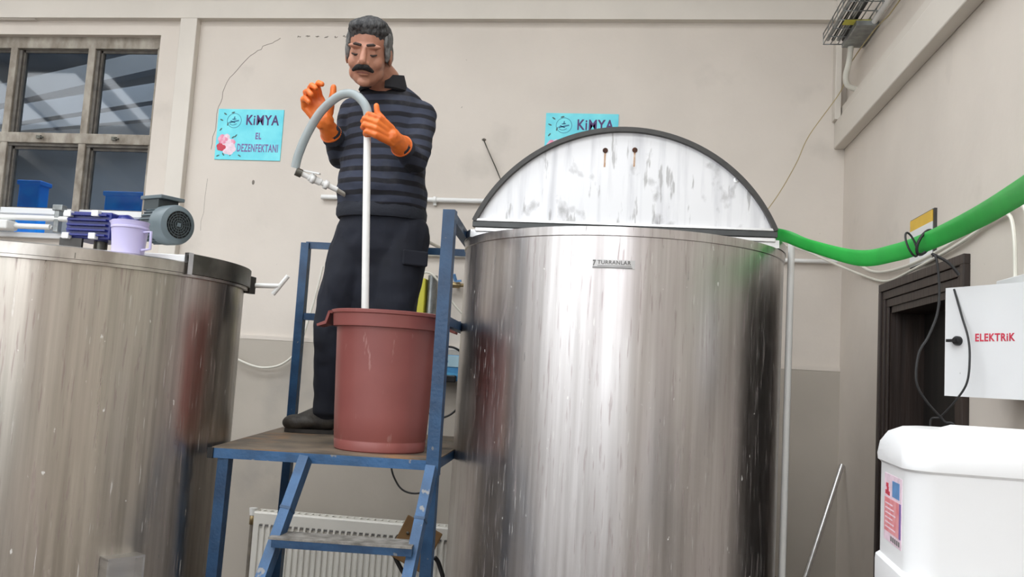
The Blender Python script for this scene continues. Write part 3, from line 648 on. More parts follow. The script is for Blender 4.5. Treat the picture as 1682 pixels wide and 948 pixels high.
# ================================================================== WORK PLATFORM
FL, FR, BR, BL = V((-1.300, 2.66, 0)), V((-.592, 2.755, 0)), V((-.650, 3.75, 0)), V((-1.47, 3.70, 0)); PZ = 1.31
pf = empty('work_platform', (-1.0, 3.2, 0), 'blue steel work platform with handrail and ladder step that the man stands on', 'platform')
z3 = lambda p, z: V((p.x, p.y, z))
b = MB(); b.add([z3(p, PZ - .004) for p in (FL, FR, BR, BL)] + [z3(p, PZ) for p in (FL, FR, BR, BL)], [(0, 3, 2, 1), (4, 5, 6, 7), (0, 1, 5, 4), (1, 2, 6, 5), (2, 3, 7, 6), (3, 0, 4, 7)]); b.build('deck_plate', M['deck'], pf)
for (p, q) in ((FL, FR), (FR, BR), (BR, BL), (BL, FL)):
    c_ = (FL + FR + BR + BL) / 4; d_ = (q - p).normalized(); nn = V((-d_.y, d_.x, 0)); 
    if (c_ - p).dot(nn) < 0: nn = -nn
    b = MB(); b.bar(z3(p + nn * .0125, PZ - .0195), z3(q + nn * .0125, PZ - .0195), .025, .031); b.build('edge_rail', M['blue'] if p is not FL else M['blue_light'], pf)
b = MB(); b.box((FL.x - .012, FL.y - .006, PZ - .036), (FL.x + .006, FL.y + .022, PZ - .003)); b.build('end_cap', M['cap'], pf)
LW = .036
def leg(p, q, m='blue', nm='leg', wx=LW, wy=LW): t = MB(); t.bar(p, q, wx, wy, up=(0, 1, 0)); return t.build(nm, M[m], pf)
fli, fri, bri, bli = FL + V((.034, .03, 0)), FR + V((-.012, .012, 0)), BR + V((-.03, -.03, 0)), BL + V((.03, -.03, 0))
leg(z3(fli + V((-.02, 0, 0)), 0), z3(fli, PZ - .036)); leg(z3(bli + V((-.02, 0, 0)), 0), z3(bli, PZ - .036)); leg(z3(bri, 0), z3(bri, PZ - .036)); leg(z3(fri + V((0, 0, 0)), 0), z3(fri, PZ - .05))
leg(z3(fri + V((0, 0, 0)), PZ - .05), z3(fri, 2.115), 'blue', 'rail_post', .040, .040)
leg(z3(bli, PZ), z3(bli, 2.115), 'blue', 'rail_post', .036, .036); leg(z3(bri, PZ), z3(bri, 2.115), 'blue', 'rail_post', .036, .036)
for (p, q, z_, wv) in ((fri, bri, 2.098, .032), (fri, bri, 1.755, .030), (bli, bri, 2.106, .012), (bli, bri, 1.79, .026)):
    leg(z3(p, z_), z3(q, z_), 'blue', 'handrail' if z_ > 2 else 'mid_rail', .030, wv)
# ladder: two stringers and a step
def str_(x0, y0, x1, y1, z0, z1, m, wx=.03, wy=.05): t = MB(); t.bar((x0, y0, z0), (x1, y1, z1), wx, wy, up=(0, 1, 0)); return t.build('ladder_stringer', M[m], pf)
dirn = V((.135, .30, 1.31))
str_(-1.145, 2.02, -.990, 2.665, 0, PZ - .015, 'blue_light'); str_(-.66, 2.08, -.594, 2.70, 0, PZ - .02, 'blue_light')
for k_, (p_, q_) in enumerate(((V((-1.145, 2.02, 0)), V((-.990, 2.665, PZ - .015))), (V((-.66, 2.08, 0)), V((-.594, 2.70, PZ - .02))))):
    d_ = (q_ - p_).normalized(); c_ = p_.lerp(q_, .885); b = MB(); b.bar(c_ - d_ * .004, c_ + d_ * .004, .033, .053, up=(0, 1, 0)); b.build('weld_seam', M['blue'], pf)
def strx(z, left=True):
    t_ = z / (PZ - .015); return (V((-1.145, 2.02, 0)).lerp(V((-.99, 2.665, 0)), t_) if left else V((-.66, 2.08, 0)).lerp(V((-.594, 2.70, 0)), t_))
for z_ in (1.062, .72, .37):
    a, c = strx(z_), strx(z_, False); a = z3(a + V((-.0, -.0, 0)), z_); c = z3(c, z_)
    t = MB(); t.bar(a, c, .10, .024); st_ = t.build('step', M['blue'], pf)
    t = MB(); t.bar(a + V((-.01, 0, .014)), c + V((.0, 0, .014)), .104, .007); t.build('tread', M['tread'], st_)

# ================================================================== BUCKET
bc = V((-.838, 2.955, PZ)); bk = empty('bucket', bc, 'large brick-red plastic bucket with two lug handles in front of the man', 'bucket')
def flute(mb, prof, c, n=16, sub=5, depth=.0011):
    seg = n * sub; vs_ = []; fs = []
    for (r, z, fl) in prof:
        for j in range(seg):
            a = 2 * PI * j / seg; ph = (j % sub) / sub; rr = r - fl * depth * 4 * ph * (1 - ph); vs_.append(V(c) + V((math.cos(a) * rr, math.sin(a) * rr, z)))
    for i in range(len(prof) - 1):
        for j in range(seg): fs.append((i * seg + j, i * seg + (j + 1) % seg, (i + 1) * seg + (j + 1) % seg, (i + 1) * seg + j))
    return mb.add(vs_, fs, True)
b = MB(); flute(b, [(.001, 0, 0), (.150, 0, 0), (.154, .004, 0), (.157, .030, 0), (.1555, .033, 0), (.1555, .038, 0), (.1575, .041, .3), (.162, .12, 1), (.169, .28, 1), (.174, .40, 1), (.1745, .412, .3), (.187, .414, 0), (.191, .455, 0), (.196, .458, 0), (.197, .468, 0), (.190, .470, 0), (.184, .466, 0), (.172, .40, 0), (.153, .01, 0), (.001, .01, 0)], bc); b.build('bucket_body', M['bucket'], bk)
for s_ in (-1, 1):
    d_ = V((s_, .10 * s_, 0)).normalized(); n_ = V((-d_.y, d_.x, 0)); b = MB(); c_ = bc + V((0, 0, .415))
    vs_ = []
    for (rr, zz, wd) in ((.180, .040, .075), (.192, .040, .065), (.205, .004, .055), (.238, -.006, .045), (.240, .002, .045), (.210, .014, .055), (.198, .048, .065), (.184, .05, .075)):
        vs_ += [c_ + d_ * rr + n_ * wd + V((0, 0, zz)), c_ + d_ * rr - n_ * wd + V((0, 0, zz))]
    k = 8; b.add(vs_, [tuple(2 * i for i in range(k)), tuple(2 * i + 1 for i in reversed(range(k)))] + [(2 * i, 2 * i + 1, 2 * ((i + 1) % k) + 1, 2 * ((i + 1) % k)) for i in range(k)]); b.build('lug_handle', M['bucket'], bk)

# white dip pipe + clear hose
PT, PB = V((-.992, 3.03, 2.46)), V((-.905, 2.985, 1.33))
pp = MB(); pp.tube([PB, PB.lerp(PT, .5), PT], .0135, seg=18); pp.build('dip_pipe', M['white_pvc'], None, 'white plastic pipe held upright in the red bucket', 'pipe')
hp = spline([PT + (PT - PB).normalized() * .003, PT + V((-.004, 0, .06)), (-1.020, 3.035, 2.562), (-1.062, 3.045, 2.592), (-1.118, 3.055, 2.588), (-1.190, 3.075, 2.535), (-1.245, 3.095, 2.455), (-1.280, 3.11, 2.375), (-1.293, 3.12, 2.325)], 8)
b = MB(); b.tube(hp, .0165, seg=18); b.build('clear_hose', M['hose'], None, 'clear grey bent hose arching from the dip pipe to the white valve', 'hose')
va = empty('valve_assembly', (-1.28, 3.12, 2.28), 'white plastic ball valve and fittings at the end of the clear hose', 'valve')
p0 = V((-1.290, 3.12, 2.312)); p1 = V((-1.150, 3.20, 2.262)); dv = (p1 - p0)
b = MB(); b.tube([p0, p0 + dv * .14], .0165, seg=16); b.build('hose_clip', M['grime_steel'], va)
b = MB(); b.tube([p0 + dv * .12, p0 + dv * .3, p0 + dv * .32, p0 + dv * .6, p0 + dv * .62, p0 + dv * 1.0], 1, seg=16, radii=[.010, .010, .0145, .0145, .0105, .0105]); b.build('valve_body', M['white_pvc'], va)
for k in (.36, .68):
    b = MB(); b.tube([p0 + dv * k, p0 + dv * (k + .1)], .018, seg=8); b.build('union_nut', M['white_pvc'], va)
b = MB(); q = p0 + dv * .42; b.bar(q + V((-.045, -.012, .030)), q + V((.03, -.012, .018)), .014, .006); b.tube([q, q + V((0, -.012, .024))], .006, seg=8); b.build('lever', M['white_pvc'], va)
b = MB(); b.tube([p1 - dv * .05, p1 + V((.10, .5, -.05)), V((-1.02, 4.63, 2.24))], .009, seg=10); b.build('feed_pipe', M['cream_cable'], va)

# ================================================================== MAN
man = empty('person', (-1.03, 3.38, PZ), 'moustached man in striped navy sweater and orange gloves, holding a hose pipe on the platform', 'person')
Hc = V((-1.066, 3.20, 2.808))                       # head centre
HR = (Matrix.Rotation(math.radians(8), 3, 'Z') @ Matrix.Rotation(math.radians(2), 3, 'Y') @ Matrix.Rotation(math.radians(19), 3, 'X'))
HS = 1.055
def hd(p): return Hc + HR @ (V(p) * HS)
def hell(mb, c, r, rot=None): mb.ell(hd(c), tuple(q * HS for q in r), R=HR if rot is None else HR @ rot)
RZ = math.radians(2)                              # torso turned a little to the picture's left
SL, SR = V((-.884, 3.380, 2.612)), V((-1.165, 3.38, 2.622))      # shoulders: his left (picture right), his right
EL, WL = V((-.864, 3.262, 2.402)), V((-.893, 3.090, 2.428))
ER, WR = V((-1.215, 3.40, 2.44)), V((-1.212, 3.225, 2.520))
def torso(mb, g=0.0, z0=2.16):
    rings = [((-1.020, 3.395, 2.10), .150, .115), ((-1.022, 3.39, 2.20), .172, .135), ((-1.024, 3.375, 2.30), .178, .145), ((-1.026, 3.375, 2.40), .168, .140), ((-1.028, 3.38, 2.50), .158, .128), ((-1.026, 3.385, 2.58), .160, .116), ((-1.025, 3.39, 2.63), .168, .108), ((-1.026, 3.385, 2.675), .140, .092), ((-1.028, 3.375, 2.71), .100, .078), ((-1.03, 3.36, 2.735), .070, .064)]
    rs = [(c, rx + g, ry + g, RZ) for (c, rx, ry) in rings if c[2] >= z0]
    mb.loft(rs)
def arms(mb, g=0.0, cut=0.0):
    mb.chain([SL, SL.lerp(EL, .5), EL], [.062 + g, .054 + g, .047 + g]); mb.chain([EL, EL.lerp(WL, .45), WL.lerp(EL, cut)], [.046 + g, .043 + g, .029 + g])
    mb.chain([SR, SR.lerp(ER, .5), ER], [.060 + g, .052 + g, .046 + g]); mb.chain([ER, ER.lerp(WR, .45), WR.lerp(ER, cut)], [.046 + g, .043 + g, .029 + g])
def legs_(mb, g=0.0, low=False):
    for (h, k, a) in ((V((-1.105, 3.39, 2.12)), V((-1.190, 3.38, 1.745)), V((-1.195, 3.43, 1.40))), (V((-.925, 3.39, 2.12)), V((-.930, 3.36, 1.75)), V((-.93, 3.44, 1.40)))):
        mb.chain([h, h.lerp(k, .45), k, k.lerp(a, .4), a], [.096 + g, .090 + g, .068 + g, .062 + g, .042 + g])
b = MB()
# body core
torso(b, -.012); arms(b, -.012); legs_(b, -.012)
b.chain([hd((0, .02, -.04)), V((-1.035, 3.335, 2.74)), V((-1.03, 3.37, 2.68))], [.066, .066, .072])
hell(b, (0, .018, .038), (.076, .096, .086)); hell(b, (0, -.022, -.022), (.066, .074, .092)); hell(b, (0, -.026, -.082), (.052, .052, .040)); hell(b, (0, -.066, -.104), (.024, .018, .018))
for s_ in (-1, 1):
    hell(b, (s_ * .037, -.056, -.034), (.027, .028, .030)); hell(b, (s_ * .030, -.083, .022), (.031, .013, .010)); hell(b, (s_ * .032, -.073, -.001), (.0155, .013, .011))
    hell(b, (s_ * .044, -.024, -.070), (.020, .036, .030)); hell(b, (s_ * .0135, -.098, -.039), (.009, .010, .008)); hell(b, (s_ * .080, .012, -.012), (.008, .020, .033))
b.cone(hd((0, -.088, .018)), hd((0, -.112, -.030)), .009 * HS, .0135 * HS); b.cone(hd((0, -.112, -.030)), hd((0, -.106, -.038)), .0135 * HS, .011 * HS)
hell(b, (0, -.088, -.056), (.030, .014, .014)); hell(b, (0, -.091, -.0665), (.021, .009, .0048)); hell(b, (0, -.089, -.076), (.022, .011, .007))
remesh(b, 'body', M['skin'], man, .0042, 3, .5)
# hair
def hdisp(p, n):
    q = (p - Hc); return p + n * (mnoise.noise(V((q.x * 70, q.y * 70, q.z * 45))) * .0025)
b = MB(); hell(b, (0, .026, .054), (.083, .098, .082)); hell(b, (.012, -.026, .098), (.056, .052, .030)); hell(b, (-.02, -.032, .092), (.052, .050, .030)); hell(b, (.0, -.020, .078), (.076, .056, .034))
remesh(b, 'hair', M['hair'], man, .004, 2, .5, disp=hdisp)
for s_ in (-1, 1):
    b = MB(); hell(b, (s_ * .067, .010, .042), (.018, .052, .042)); hell(b, (s_ * .072, -.014, .008), (.012, .018, .040)); hell(b, (s_ * .066, .045, .0), (.02, .04, .045))
    remesh(b, 'side_hair', M['hair_side'], man, .004, 2, .5, label='grey hair at the temples', disp=hdisp)
b = MB()
for s_ in (-1, 1): b.chain([hd((0, -.110, -.050)), hd((s_ * .018, -.106, -.053)), hd((s_ * .035, -.093, -.064))], [.0118, .0112, .0065])
remesh(b, 'moustache', M['moustache'], man, .0025, 2, .5)
for s_ in (-1, 1):
    b = MB(); b.chain([hd((s_ * .013, -.0965, .026)), hd((s_ * .032, -.0945, .029)), hd((s_ * .050, -.080, .021))], [.0052, .0056, .0036]); remesh(b, 'eyebrow', M['brow'], man, .002, 1, .5)
    b = MB(); b.chain([hd((s_ * .020, -.0865, -.007)), hd((s_ * .032, -.0885, -.010)), hd((s_ * .045, -.0825, -.006))], [.0028, .0042, .0024], 8); b.build('closed_eyelid', M['brow'], man)
b = MB(); b.chain([hd((-.020, -.0955, -.0715)), hd((0, -.100, -.0705)), hd((.020, -.0955, -.0715))], [.002, .003, .002], 8); b.build('mouth', M['lip'], man)
# sweater
def wrinkle(p, n):
    k = mnoise.noise(V((p.x * 9, p.y * 9, p.z * 22))) * .008 + mnoise.noise(V((p.x * 26, p.y * 26, p.z * 34))) * .003
    return p + n * k
b = MB(); torso(b, .004, 2.17); arms(b, .004, .16)
sw = remesh(b, 'sweater', M['sweater'], man, .007, 5, .5, disp=wrinkle)
# hem + cuffs + collar
b = MB(); b.loft([((-1.021, 3.392, 2.178), .176, .138, RZ), ((-1.022, 3.39, 2.19), .182, .144, RZ), ((-1.022, 3.39, 2.215), .183, .146, RZ), ((-1.022, 3.388, 2.235), .178, .142, RZ)]); b.build('hem', M['cuff'], man)
for (e, w_) in ((EL, WL), (ER, WR)):
    b = MB(); b.tube([w_.lerp(e, .42), w_.lerp(e, .38), w_.lerp(e, .16), w_.lerp(e, .13)], 1, seg=20, radii=[.040, .045, .036, .031]); b.build('cuff', M['cuff'], man)
b = MB(); nc = V((-1.036, 3.335, 2.735))
for i in range(1):
    vs_ = []; fs = []; K = 32
    for j in range(K + 1):
        a = -PI / 2 + .30 + (2 * PI - .60) * j / K; ca, sa = math.cos(a), math.sin(a); back = (sa + 1) / 2
        base = nc + V((0, .0, .0))
        ri_ = .066; z_top = .010 + .044 * back; z_lo = -.030 - .012 * (1 - back)
        for (rr, zz) in ((ri_, z_top - .004), (ri_ + .010, z_top), (ri_ + .030, z_lo), (ri_ + .022, z_lo - .006)):
            vs_.append(base + V((ca * rr * 1.05, sa * rr * .95, zz)))
    for j in range(K):
        for k in range(4): fs.append((j * 4 + k, j * 4 + (k + 1) % 4, j * 4 + 4 + (k + 1) % 4, j * 4 + 4 + k))
    fs += [(0, 1, 2, 3), (K * 4 + 3, K * 4 + 2, K * 4 + 1, K * 4)]; b.add(vs_, fs, True)
b.build('collar', M['collar'], man)
# trousers
b = MB(); legs_(b, .010)
b.loft([((-1.04, 3.385, 1.74), .07, .055, RZ), ((-1.03, 3.39, 1.85), .10, .075, RZ), ((-1.022, 3.39, 1.99), .14, .095, RZ), ((-1.021, 3.392, 2.05), .163, .118, RZ), ((-1.021, 3.392, 2.12), .166, .124, RZ), ((-1.021, 3.392, 2.205), .160, .122, RZ)])
b.tube([(-1.195, 3.43, 1.46), (-1.197, 3.43, 1.385)], 1, radii=[.062, .066], seg=18); b.tube([(-.93, 3.44, 1.46), (-.93, 3.44, 1.385)], 1, radii=[.062, .066], seg=18)
def tw(p, n):
    k = mnoise.noise(V((p.x * 12, p.y * 12, p.z * 7))) * .011 + mnoise.noise(V((p.x * 25, p.y * 25, p.z * 20))) * .004; return p + n * k
remesh(b, 'trousers', M['trouser'], man, .008, 5, .5, disp=tw)
b = MB(); c_ = V((-.842, 3.30, 2.02)); R_ = Matrix.Rotation(math.radians(28), 3, 'Z'); b.box(c_ + V((-.055, -.008, -.03)), c_ + V((.045, .02, .03)), R=R_, c=c_, bev=.006); b.build('pocket_flap', M['trouser'], man)
# shoes
def shoe(ank, d_, nm='shoe'):
    d_ = V(d_).normalized(); s2 = V((-d_.y, d_.x, 0)); b = MB(); z0 = PZ + .016
    b.ell(ank + d_ * .10 + V((0, 0, z0 + .026 - ank.z)), (.075, .045, .030), R=Matrix((d_, s2, V((0, 0, 1)))).transposed()); b.ell(ank + d_ * .125 + V((0, 0, z0 + .022 - ank.z)), (.055, .044, .034)); b.ell(ank + d_ * .02 + V((0, 0, z0 + .034 - ank.z)), (.08, .042, .038), R=Matrix((d_, s2, V((0, 0, 1)))).transposed())
    b.chain([z3(ank + d_ * .10, z0 + .034), z3(ank + d_ * .02, z0 + .062), z3(ank, z0 + .085)], [.030, .042, .044])
    sh = remesh(b, nm, M['shoe'], man, .005, 3, .5)
    b = MB(); vs_ = []; N_ = 28
    for zz in (PZ + .001, PZ + .016):
        for j in range(N_):
            a = 2 * PI * j / N_; u_ = math.cos(a); wd = .044 + .006 * u_; vs_.append(z3(ank + d_ * (.050 + u_ * .118) + s2 * math.sin(a) * wd, zz))
    b.add(vs_, [tuple(reversed(range(N_))), tuple(range(N_, 2 * N_))] + [(j, (j + 1) % N_, N_ + (j + 1) % N_, N_ + j) for j in range(N_)]); b.build('sole', M['sole'], sh)
shoe(V((-1.195, 3.43, 1.40)), (-1, -.30, 0)); shoe(V((-.93, 3.44, 1.40)), (-.35, -1, 0))
# gloved hands
def hand(wrist, d_, n_, s_, curls, thumb, nm, cuffdir, sp=.021, scale=1.0):
    d_ = V(d_).normalized(); n_ = (V(n_) - d_ * V(n_).dot(d_)).normalized(); s_v = d_.cross(n_); s_v = s_v if s_v.dot(V(s_)) > 0 else -s_v
    b = MB(); W = V(wrist)
    offs = [.033, .011, -.011, -.032]; lens = [(.042, .026, .022), (.046, .029, .023), (.043, .027, .022), (.034, .021, .019)]; adv = [.086, .090, .086, .078]
    for i in range(4):
        K_ = W + d_ * adv[i] * scale + s_v * offs[i] * scale
        b.chain([W + s_v * offs[i] * .55 * scale, K_], [.0165 * scale, .0135 * scale])
        cur = 0; p = K_; pts = [K_]; dirn_ = d_.copy()
        for q in range(3):
            cur += curls[i][q]; a = math.radians(cur); dd = (d_ * math.cos(a) - n_ * math.sin(a)).normalized(); dd = (dd + s_v * (offs[i] * curls[i][3])).normalized(); p = p + dd * lens[i][q] * scale; pts.append(p)
        b.chain(pts, [.0128 * scale, .0110 * scale, .0102 * scale, .0090 * scale], 14)
    b.ell(W + d_ * .045 * scale - n_ * .004, (.036 * scale, .046 * scale, .015 * scale), R=Matrix((s_v, d_, n_)).transposed())
    T0 = W + d_ * .022 * scale + s_v * .028 * scale - n_ * .006; pts = [T0]
    for (td, tl) in thumb: pts.append(pts[-1] + V(td).normalized() * tl * scale)
    b.chain(pts, [.0165 * scale, .0140 * scale, .0120 * scale, .0098 * scale][:len(pts)], 14)
    b.chain([W + d_ * .01, W], [.030 * scale, .027])
    cd = V(cuffdir).normalized(); b.tube([W, W + cd * .02, W + cd * .065, W + cd * .07], 1, seg=20, radii=[.029, .032, .041, .040]); b.ell(W, (.029, .029, .029))
    g = remesh(b, nm, M['glove'], man, .0028, 3, .5, disp=lambda p, n: p + n * (mnoise.noise(p * 60) * .0016))
    b = MB(); b.lathe([(.038, -.004), (.043, -.004), (.043, .003), (.038, .003)], W + cd * .068, seg=28, axis=cd, closed=True); b.build('glove_bead', M['glove'], g)
    return g
ax_p = (PT - PB).normalized()
hw = V((-.900, 3.069, 2.434)); gd = V((-.55, -.75, .30))
hand(hw, gd, (.75, -.6, 0), (0, 0, 1), [(36, 80, 55, 0)] * 4, [((-.6, -.5, .6), .040), ((-.7, -.1, .75), .036), ((-.2, -.1, 1), .030)], 'glove', WL - hw + (EL - WL) * .6)
hw2 = V((-1.222, 3.205, 2.528))
hand(hw2, (-.55, -.18, .80), (-.45, .85, -.1), (1, 0, .3), [(38, 52, 40, 3), (44, 55, 42, 1), (48, 58, 42, 0), (52, 60, 44, -2)], [((.25, -.4, .8), .036), ((.25, -.2, 1), .032), ((.05, -.1, 1), .026)], 'glove', WR - hw2 + (ER - WR) * .5, scale=1.12)

# ================================================================== WALL SIGNS
def sign(x0, z0, lab):
    wd, hg = .395, .297; y = D - .006; r_ = empty('wall_sign', (x0 + wd / 2, D, z0), lab, 'sign', None)
    b = MB(); b.box((x0, y, z0), (x0 + wd, D, z0 + hg)); b.build('board', M['cyan'], r_)
    X = lambda u: x0 + wd * u; Z = lambda v: z0 + hg * v
    R, U = (1, 0, 0), (0, 0, 1)
    text_mesh('KiMYA', (X(.44), y, Z(.69)), R, U, wd * .50, hg * .20, .001, .022, 'lettering', M['purple'], r_, label='bold purple word KiMYA')
    text_mesh('EL', (X(.60), y, Z(.41)), R, U, wd * .09, hg * .13, .001, .03, 'lettering', M['purple2'], r_, label='violet word EL')
    text_mesh('DEZENFEKTANI', (X(.335), y, Z(.16)), R, U, wd * .62, hg * .155, .001, .02, 'lettering', M['purple2'], r_, label='violet word DEZENFEKTANI')
    b = MB(); cx, cz = X(.255), Z(.77); b.lathe([(.041, 0), (.0435, 0), (.0435, .001), (.041, .001)], (cx, y, cz), seg=36, axis=(0, -1, 0), closed=True); b.build('emblem_ring', M['logo'], r_)
    b = MB(); b.bar((cx - .03, y - .0008, cz - .012), (cx + .028, y - .0008, cz + .002), .002, .007, up=(0, 0, 1)); b.bar((cx - .022, y - .0008, cz - .002), (cx + .006, y - .0008, cz - .012), .002, .006); b.bar((cx - .012, y - .0008, cz + .008), (cx + .010, y - .0008, cz + .010), .002, .005)
    b.bar((cx - .001, y - .0008, cz + .006), (cx + .001, y - .0008, cz + .024), .002, .006, up=(1, 0, 0)); b.tube([(cx - .026 + k * .006, y - .0008, cz - .02 - .006 * math.sin(k * .5)) for k in range(8)], .0014, seg=5); b.build('emblem_mark', M['logo'], r_)
    fl = [(.11, .40, .030, 'pink'), (.17, .34, .028, 'palepink'), (.09, .25, .027, 'red'), (.21, .22, .040, 'palepink'), (.25, .34, .020, 'pink'), (.16, .44, .02, 'palepink')]
    for (u, v, rr, mm) in fl:
        b = MB()
        for k in range(6):
            a = k * PI / 3 + u * 9; b.ell((X(u) + math.cos(a) * rr * .55, y - .0006 - .0002 * k, Z(v) + math.sin(a) * rr * .5), (rr * .55, .0008, rr * .5), seg=10, rings=6)
        b.ell((X(u), y - .002, Z(v)), (rr * .2, .0008, rr * .2), seg=8, rings=6); b.build('flower_print', M[mm], r_)
    for (u, v, a) in ((.26, .44, .6), (.30, .47, .9), (.13, .10, -.9), (.05, .07, .4), (.24, .10, 1.2), (.11, .90, -.6), (.23, .93, .3), (.06, .78, -.4), (.06, .59, .9), (.16, .70, 1.4), (.38, .08, -.5)):
        b = MB(); L_ = .012; b.ell((X(u), y - .0006, Z(v)), (.011, .0007, .004), R=Matrix.Rotation(-a, 3, 'Y'), seg=8, rings=6); b.build('leaf_print', M['leaf'], r_)
sign(-2.415, 2.717, 'turquoise KiMYA sign with flowers on the wall left of the man')
sign(-.514, 2.727, 'turquoise KiMYA sign half hidden behind the raised lid flap')

# ================================================================== THINGS ON THE BACK WALL
def cable(name, pts, r, m, lab, cat='cable', n=8, seg=8):
    b = MB(); b.tube(spline(pts, n), r, seg=seg); return b.build(name, M[m], None, lab, cat)
WYP = D - .022
r_ = empty('wall_pipe', (-.9, WYP, 2.518), 'white pipe with clip on the wall between the man and the lid flap', 'pipe')
b = MB(); b.tube([(-1.75, WYP, 2.514), (-.25, WYP, 2.522)], .0135, seg=14); b.build('tube', M['white_pvc'], r_)
for xx in (-1.10, -.55): b = MB(); b.tube([(xx - .008, WYP, 2.517), (xx + .008, WYP, 2.517)], .019, seg=14); b.box((xx - .008, WYP, 2.488), (xx + .008, D, 2.5)); b.build('pipe_clip', M['white_pvc'], r_)
b = MB(); b.tube([(-1.30, WYP, 2.216), (.2, WYP, 2.222)], .0135, seg=14); b.build('wall_pipe', M['white_pvc'], None, 'lower white pipe on the wall beside the blue handrail', 'pipe')
b = MB(); b.tube([(.2, WYP, 2.252), (1.03, WYP, 2.262)], .011, seg=14); b.build('wall_pipe', M['white_pvc'], None, 'white conduit on the wall right of the large tank', 'pipe')
r_ = empty('fire_extinguisher_tube', (-1.09, 4.58, 1.7), 'yellow and grey vertical tube on the wall behind the man', 'tube')
b = MB(); b.box((-1.155, 4.56, 1.70), (-1.105, D, 2.075), bev=.006); b.build('yellow_case', M['lemon'], r_)
b = MB(); b.tube([(-1.075, 4.60, 1.70), (-1.075, 4.60, 2.095)], .026, seg=16); b.build('grey_tube', M['galv'], r_)
r_.name = 'filter_tube'
r_ = empty('stop_valve', (-.94, 4.6, 2.06), 'small brass stop valve with blue lever beside the large tank', 'valve')
b = MB(); b.tube([(-1.0, 4.605, 2.050), (-.80, 4.605, 2.052)], .010, seg=12); b.tube([(-.965, 4.605, 2.05), (-.925, 4.605, 2.05)], .016, seg=8); b.tube([(-.945, 4.605, 2.05), (-.945, 4.645, 2.05)], .009, seg=8); b.build('valve_body', M['brass'], r_)
b = MB(); b.bar((-.945, 4.585, 2.068), (-.955, 4.57, 2.105), .014, .012); b.bar((-.945, 4.585, 2.068), (-.915, 4.585, 2.073), .014, .010); b.build('lever', M['label_blue'], r_)
r_ = empty('dosing_unit', (-.95, 4.6, 1.52), 'small blue and white wall unit behind the platform rail', 'unit')
b = MB(); b.box((-1.045, 4.55, 1.535), (-.87, D - .012, 1.672), bev=.006); b.build('housing', M['unit_blue'], r_)
b = MB(); b.box((-1.043, 4.546, 1.610), (-.872, 4.551, 1.668)); b.build('pale_panel', M['unit_pale'], r_)
b = MB(); b.box((-1.02, 4.5445, 1.632), (-.95, 4.5465, 1.642)); b.build('printed_line', M['label_blue'], r_)
b = MB(); b.box((-1.0, 4.52, 1.528), (-.90, 4.552, 1.566), bev=.006); b.build('connector', M['cap'], r_)
cable('black_hose', [(-1.04, 4.58, 1.665), (-1.0, 4.56, 1.70), (-.95, 4.56, 1.715), (-.90, 4.56, 1.70), (-.86, 4.6, 1.66)], .006, 'black', 'short black cable looping over the blue wall unit')
cable('black_hose', [(-.98, 4.56, 1.53), (-1.1, 4.55, 1.42), (-1.0, 4.55, 1.345), (-.92, 4.55, 1.36), (-.86, 4.56, 1.44), (-.86, 4.58, 1.53)], .0055, 'black', 'black cable hanging in a loop under the blue wall unit')
cable('black_hose', [(-1.22, 4.64, 1.33), (-1.225, 4.56, 1.10), (-1.185, 4.56, .985), (-1.12, 4.56, .94), (-1.03, 4.56, .955), (-.96, 4.57, 1.05)], .005, 'black', 'black cable drooping in front of the wall under the deck')
cable('white_cable', [(-2.30, 4.60, 1.72), (-2.20, 4.60, 1.615), (-2.10, 4.60, 1.565), (-1.99, 4.60, 1.545), (-1.88, 4.60, 1.575), (-1.80, 4.60, 1.67), (-1.74, 4.60, 1.90), (-1.70, 4.60, 2.12)], .0065, 'cream_cable', 'white cable sagging on the wall between left tank and man')
cable('white_cable', [(-1.16, 4.56, 2.09), (-1.09, 4.55, 2.105), (-1.03, 4.55, 2.06), (-.93, 4.56, 1.93), (-.85, 4.58, 1.86)], .0055, 'cream_cable', 'white cable slanting down behind the blue handrail post')
cable('wire', [(-.852, 4.63, 2.866), (-.82, 4.63, 2.80), (-.76, 4.63, 2.68), (-.70, 4.63, 2.55)], .0035, 'grime_steel', 'thin wire hanging from a nail left of the lid flap', 'wire', 4, 6)
cable('yellow_cord', [(.55, 4.57, 2.35), (.70, 4.57, 2.56), (.80, 4.56, 2.75), (.86, 4.54, 2.90), (1.0, 4.50, 3.12), (1.03, 4.45, 3.24), (1.03, 4.0, 3.24), (1.035, 3.75, 3.22), (1.03, 3.5, 3.25), (1.02, 3.2, 3.5)], .0028, 'yellow_cord', 'thin yellow cord running up across the corner to the top', 'cord', 6, 6)

# ================================================================== RADIATOR
ra = empty('radiator', (-1.33, 4.57, .19), 'white panel radiator on the wall under the work platform', 'radiator')
rx0, rx1, rz0, rz1, ry = -1.925, -.60, .19, .790, 4.485
b = MB(); vs_ = []; fs = []; N_ = 40; prof = []
pitch = (rx1 - rx0 - .04) / N_
for k in range(N_):
    x_ = rx0 + .02 + k * pitch; prof += [(x_, 0), (x_ + pitch * .30, 0), (x_ + pitch * .42, .008), (x_ + pitch * .88, .008)]
prof = [(rx0, .0)] + prof + [(rx1, 0)]
zl = [(rz0, 0), (rz0 + .03, 0), (rz0 + .045, 1), (rz1 - .075, 1), (rz1 - .06, 0), (rz1 - .008, 0), (rz1, -.6)]
for (zz, kk) in zl:
    for (xx, dd) in prof: vs_.append((xx, ry + (dd * kk if kk >= 0 else .006), zz))
W_ = len(prof)
for i in range(len(zl) - 1):
    for j in range(W_ - 1): fs.append((i * W_ + j, i * W_ + j + 1, (i + 1) * W_ + j + 1, (i + 1) * W_ + j))
b.add(vs_, fs); b.box((rx0, ry + .0085, rz0), (rx1, ry + .018, rz1 - .002)); b.build('front_panel', M['radiator'], ra)
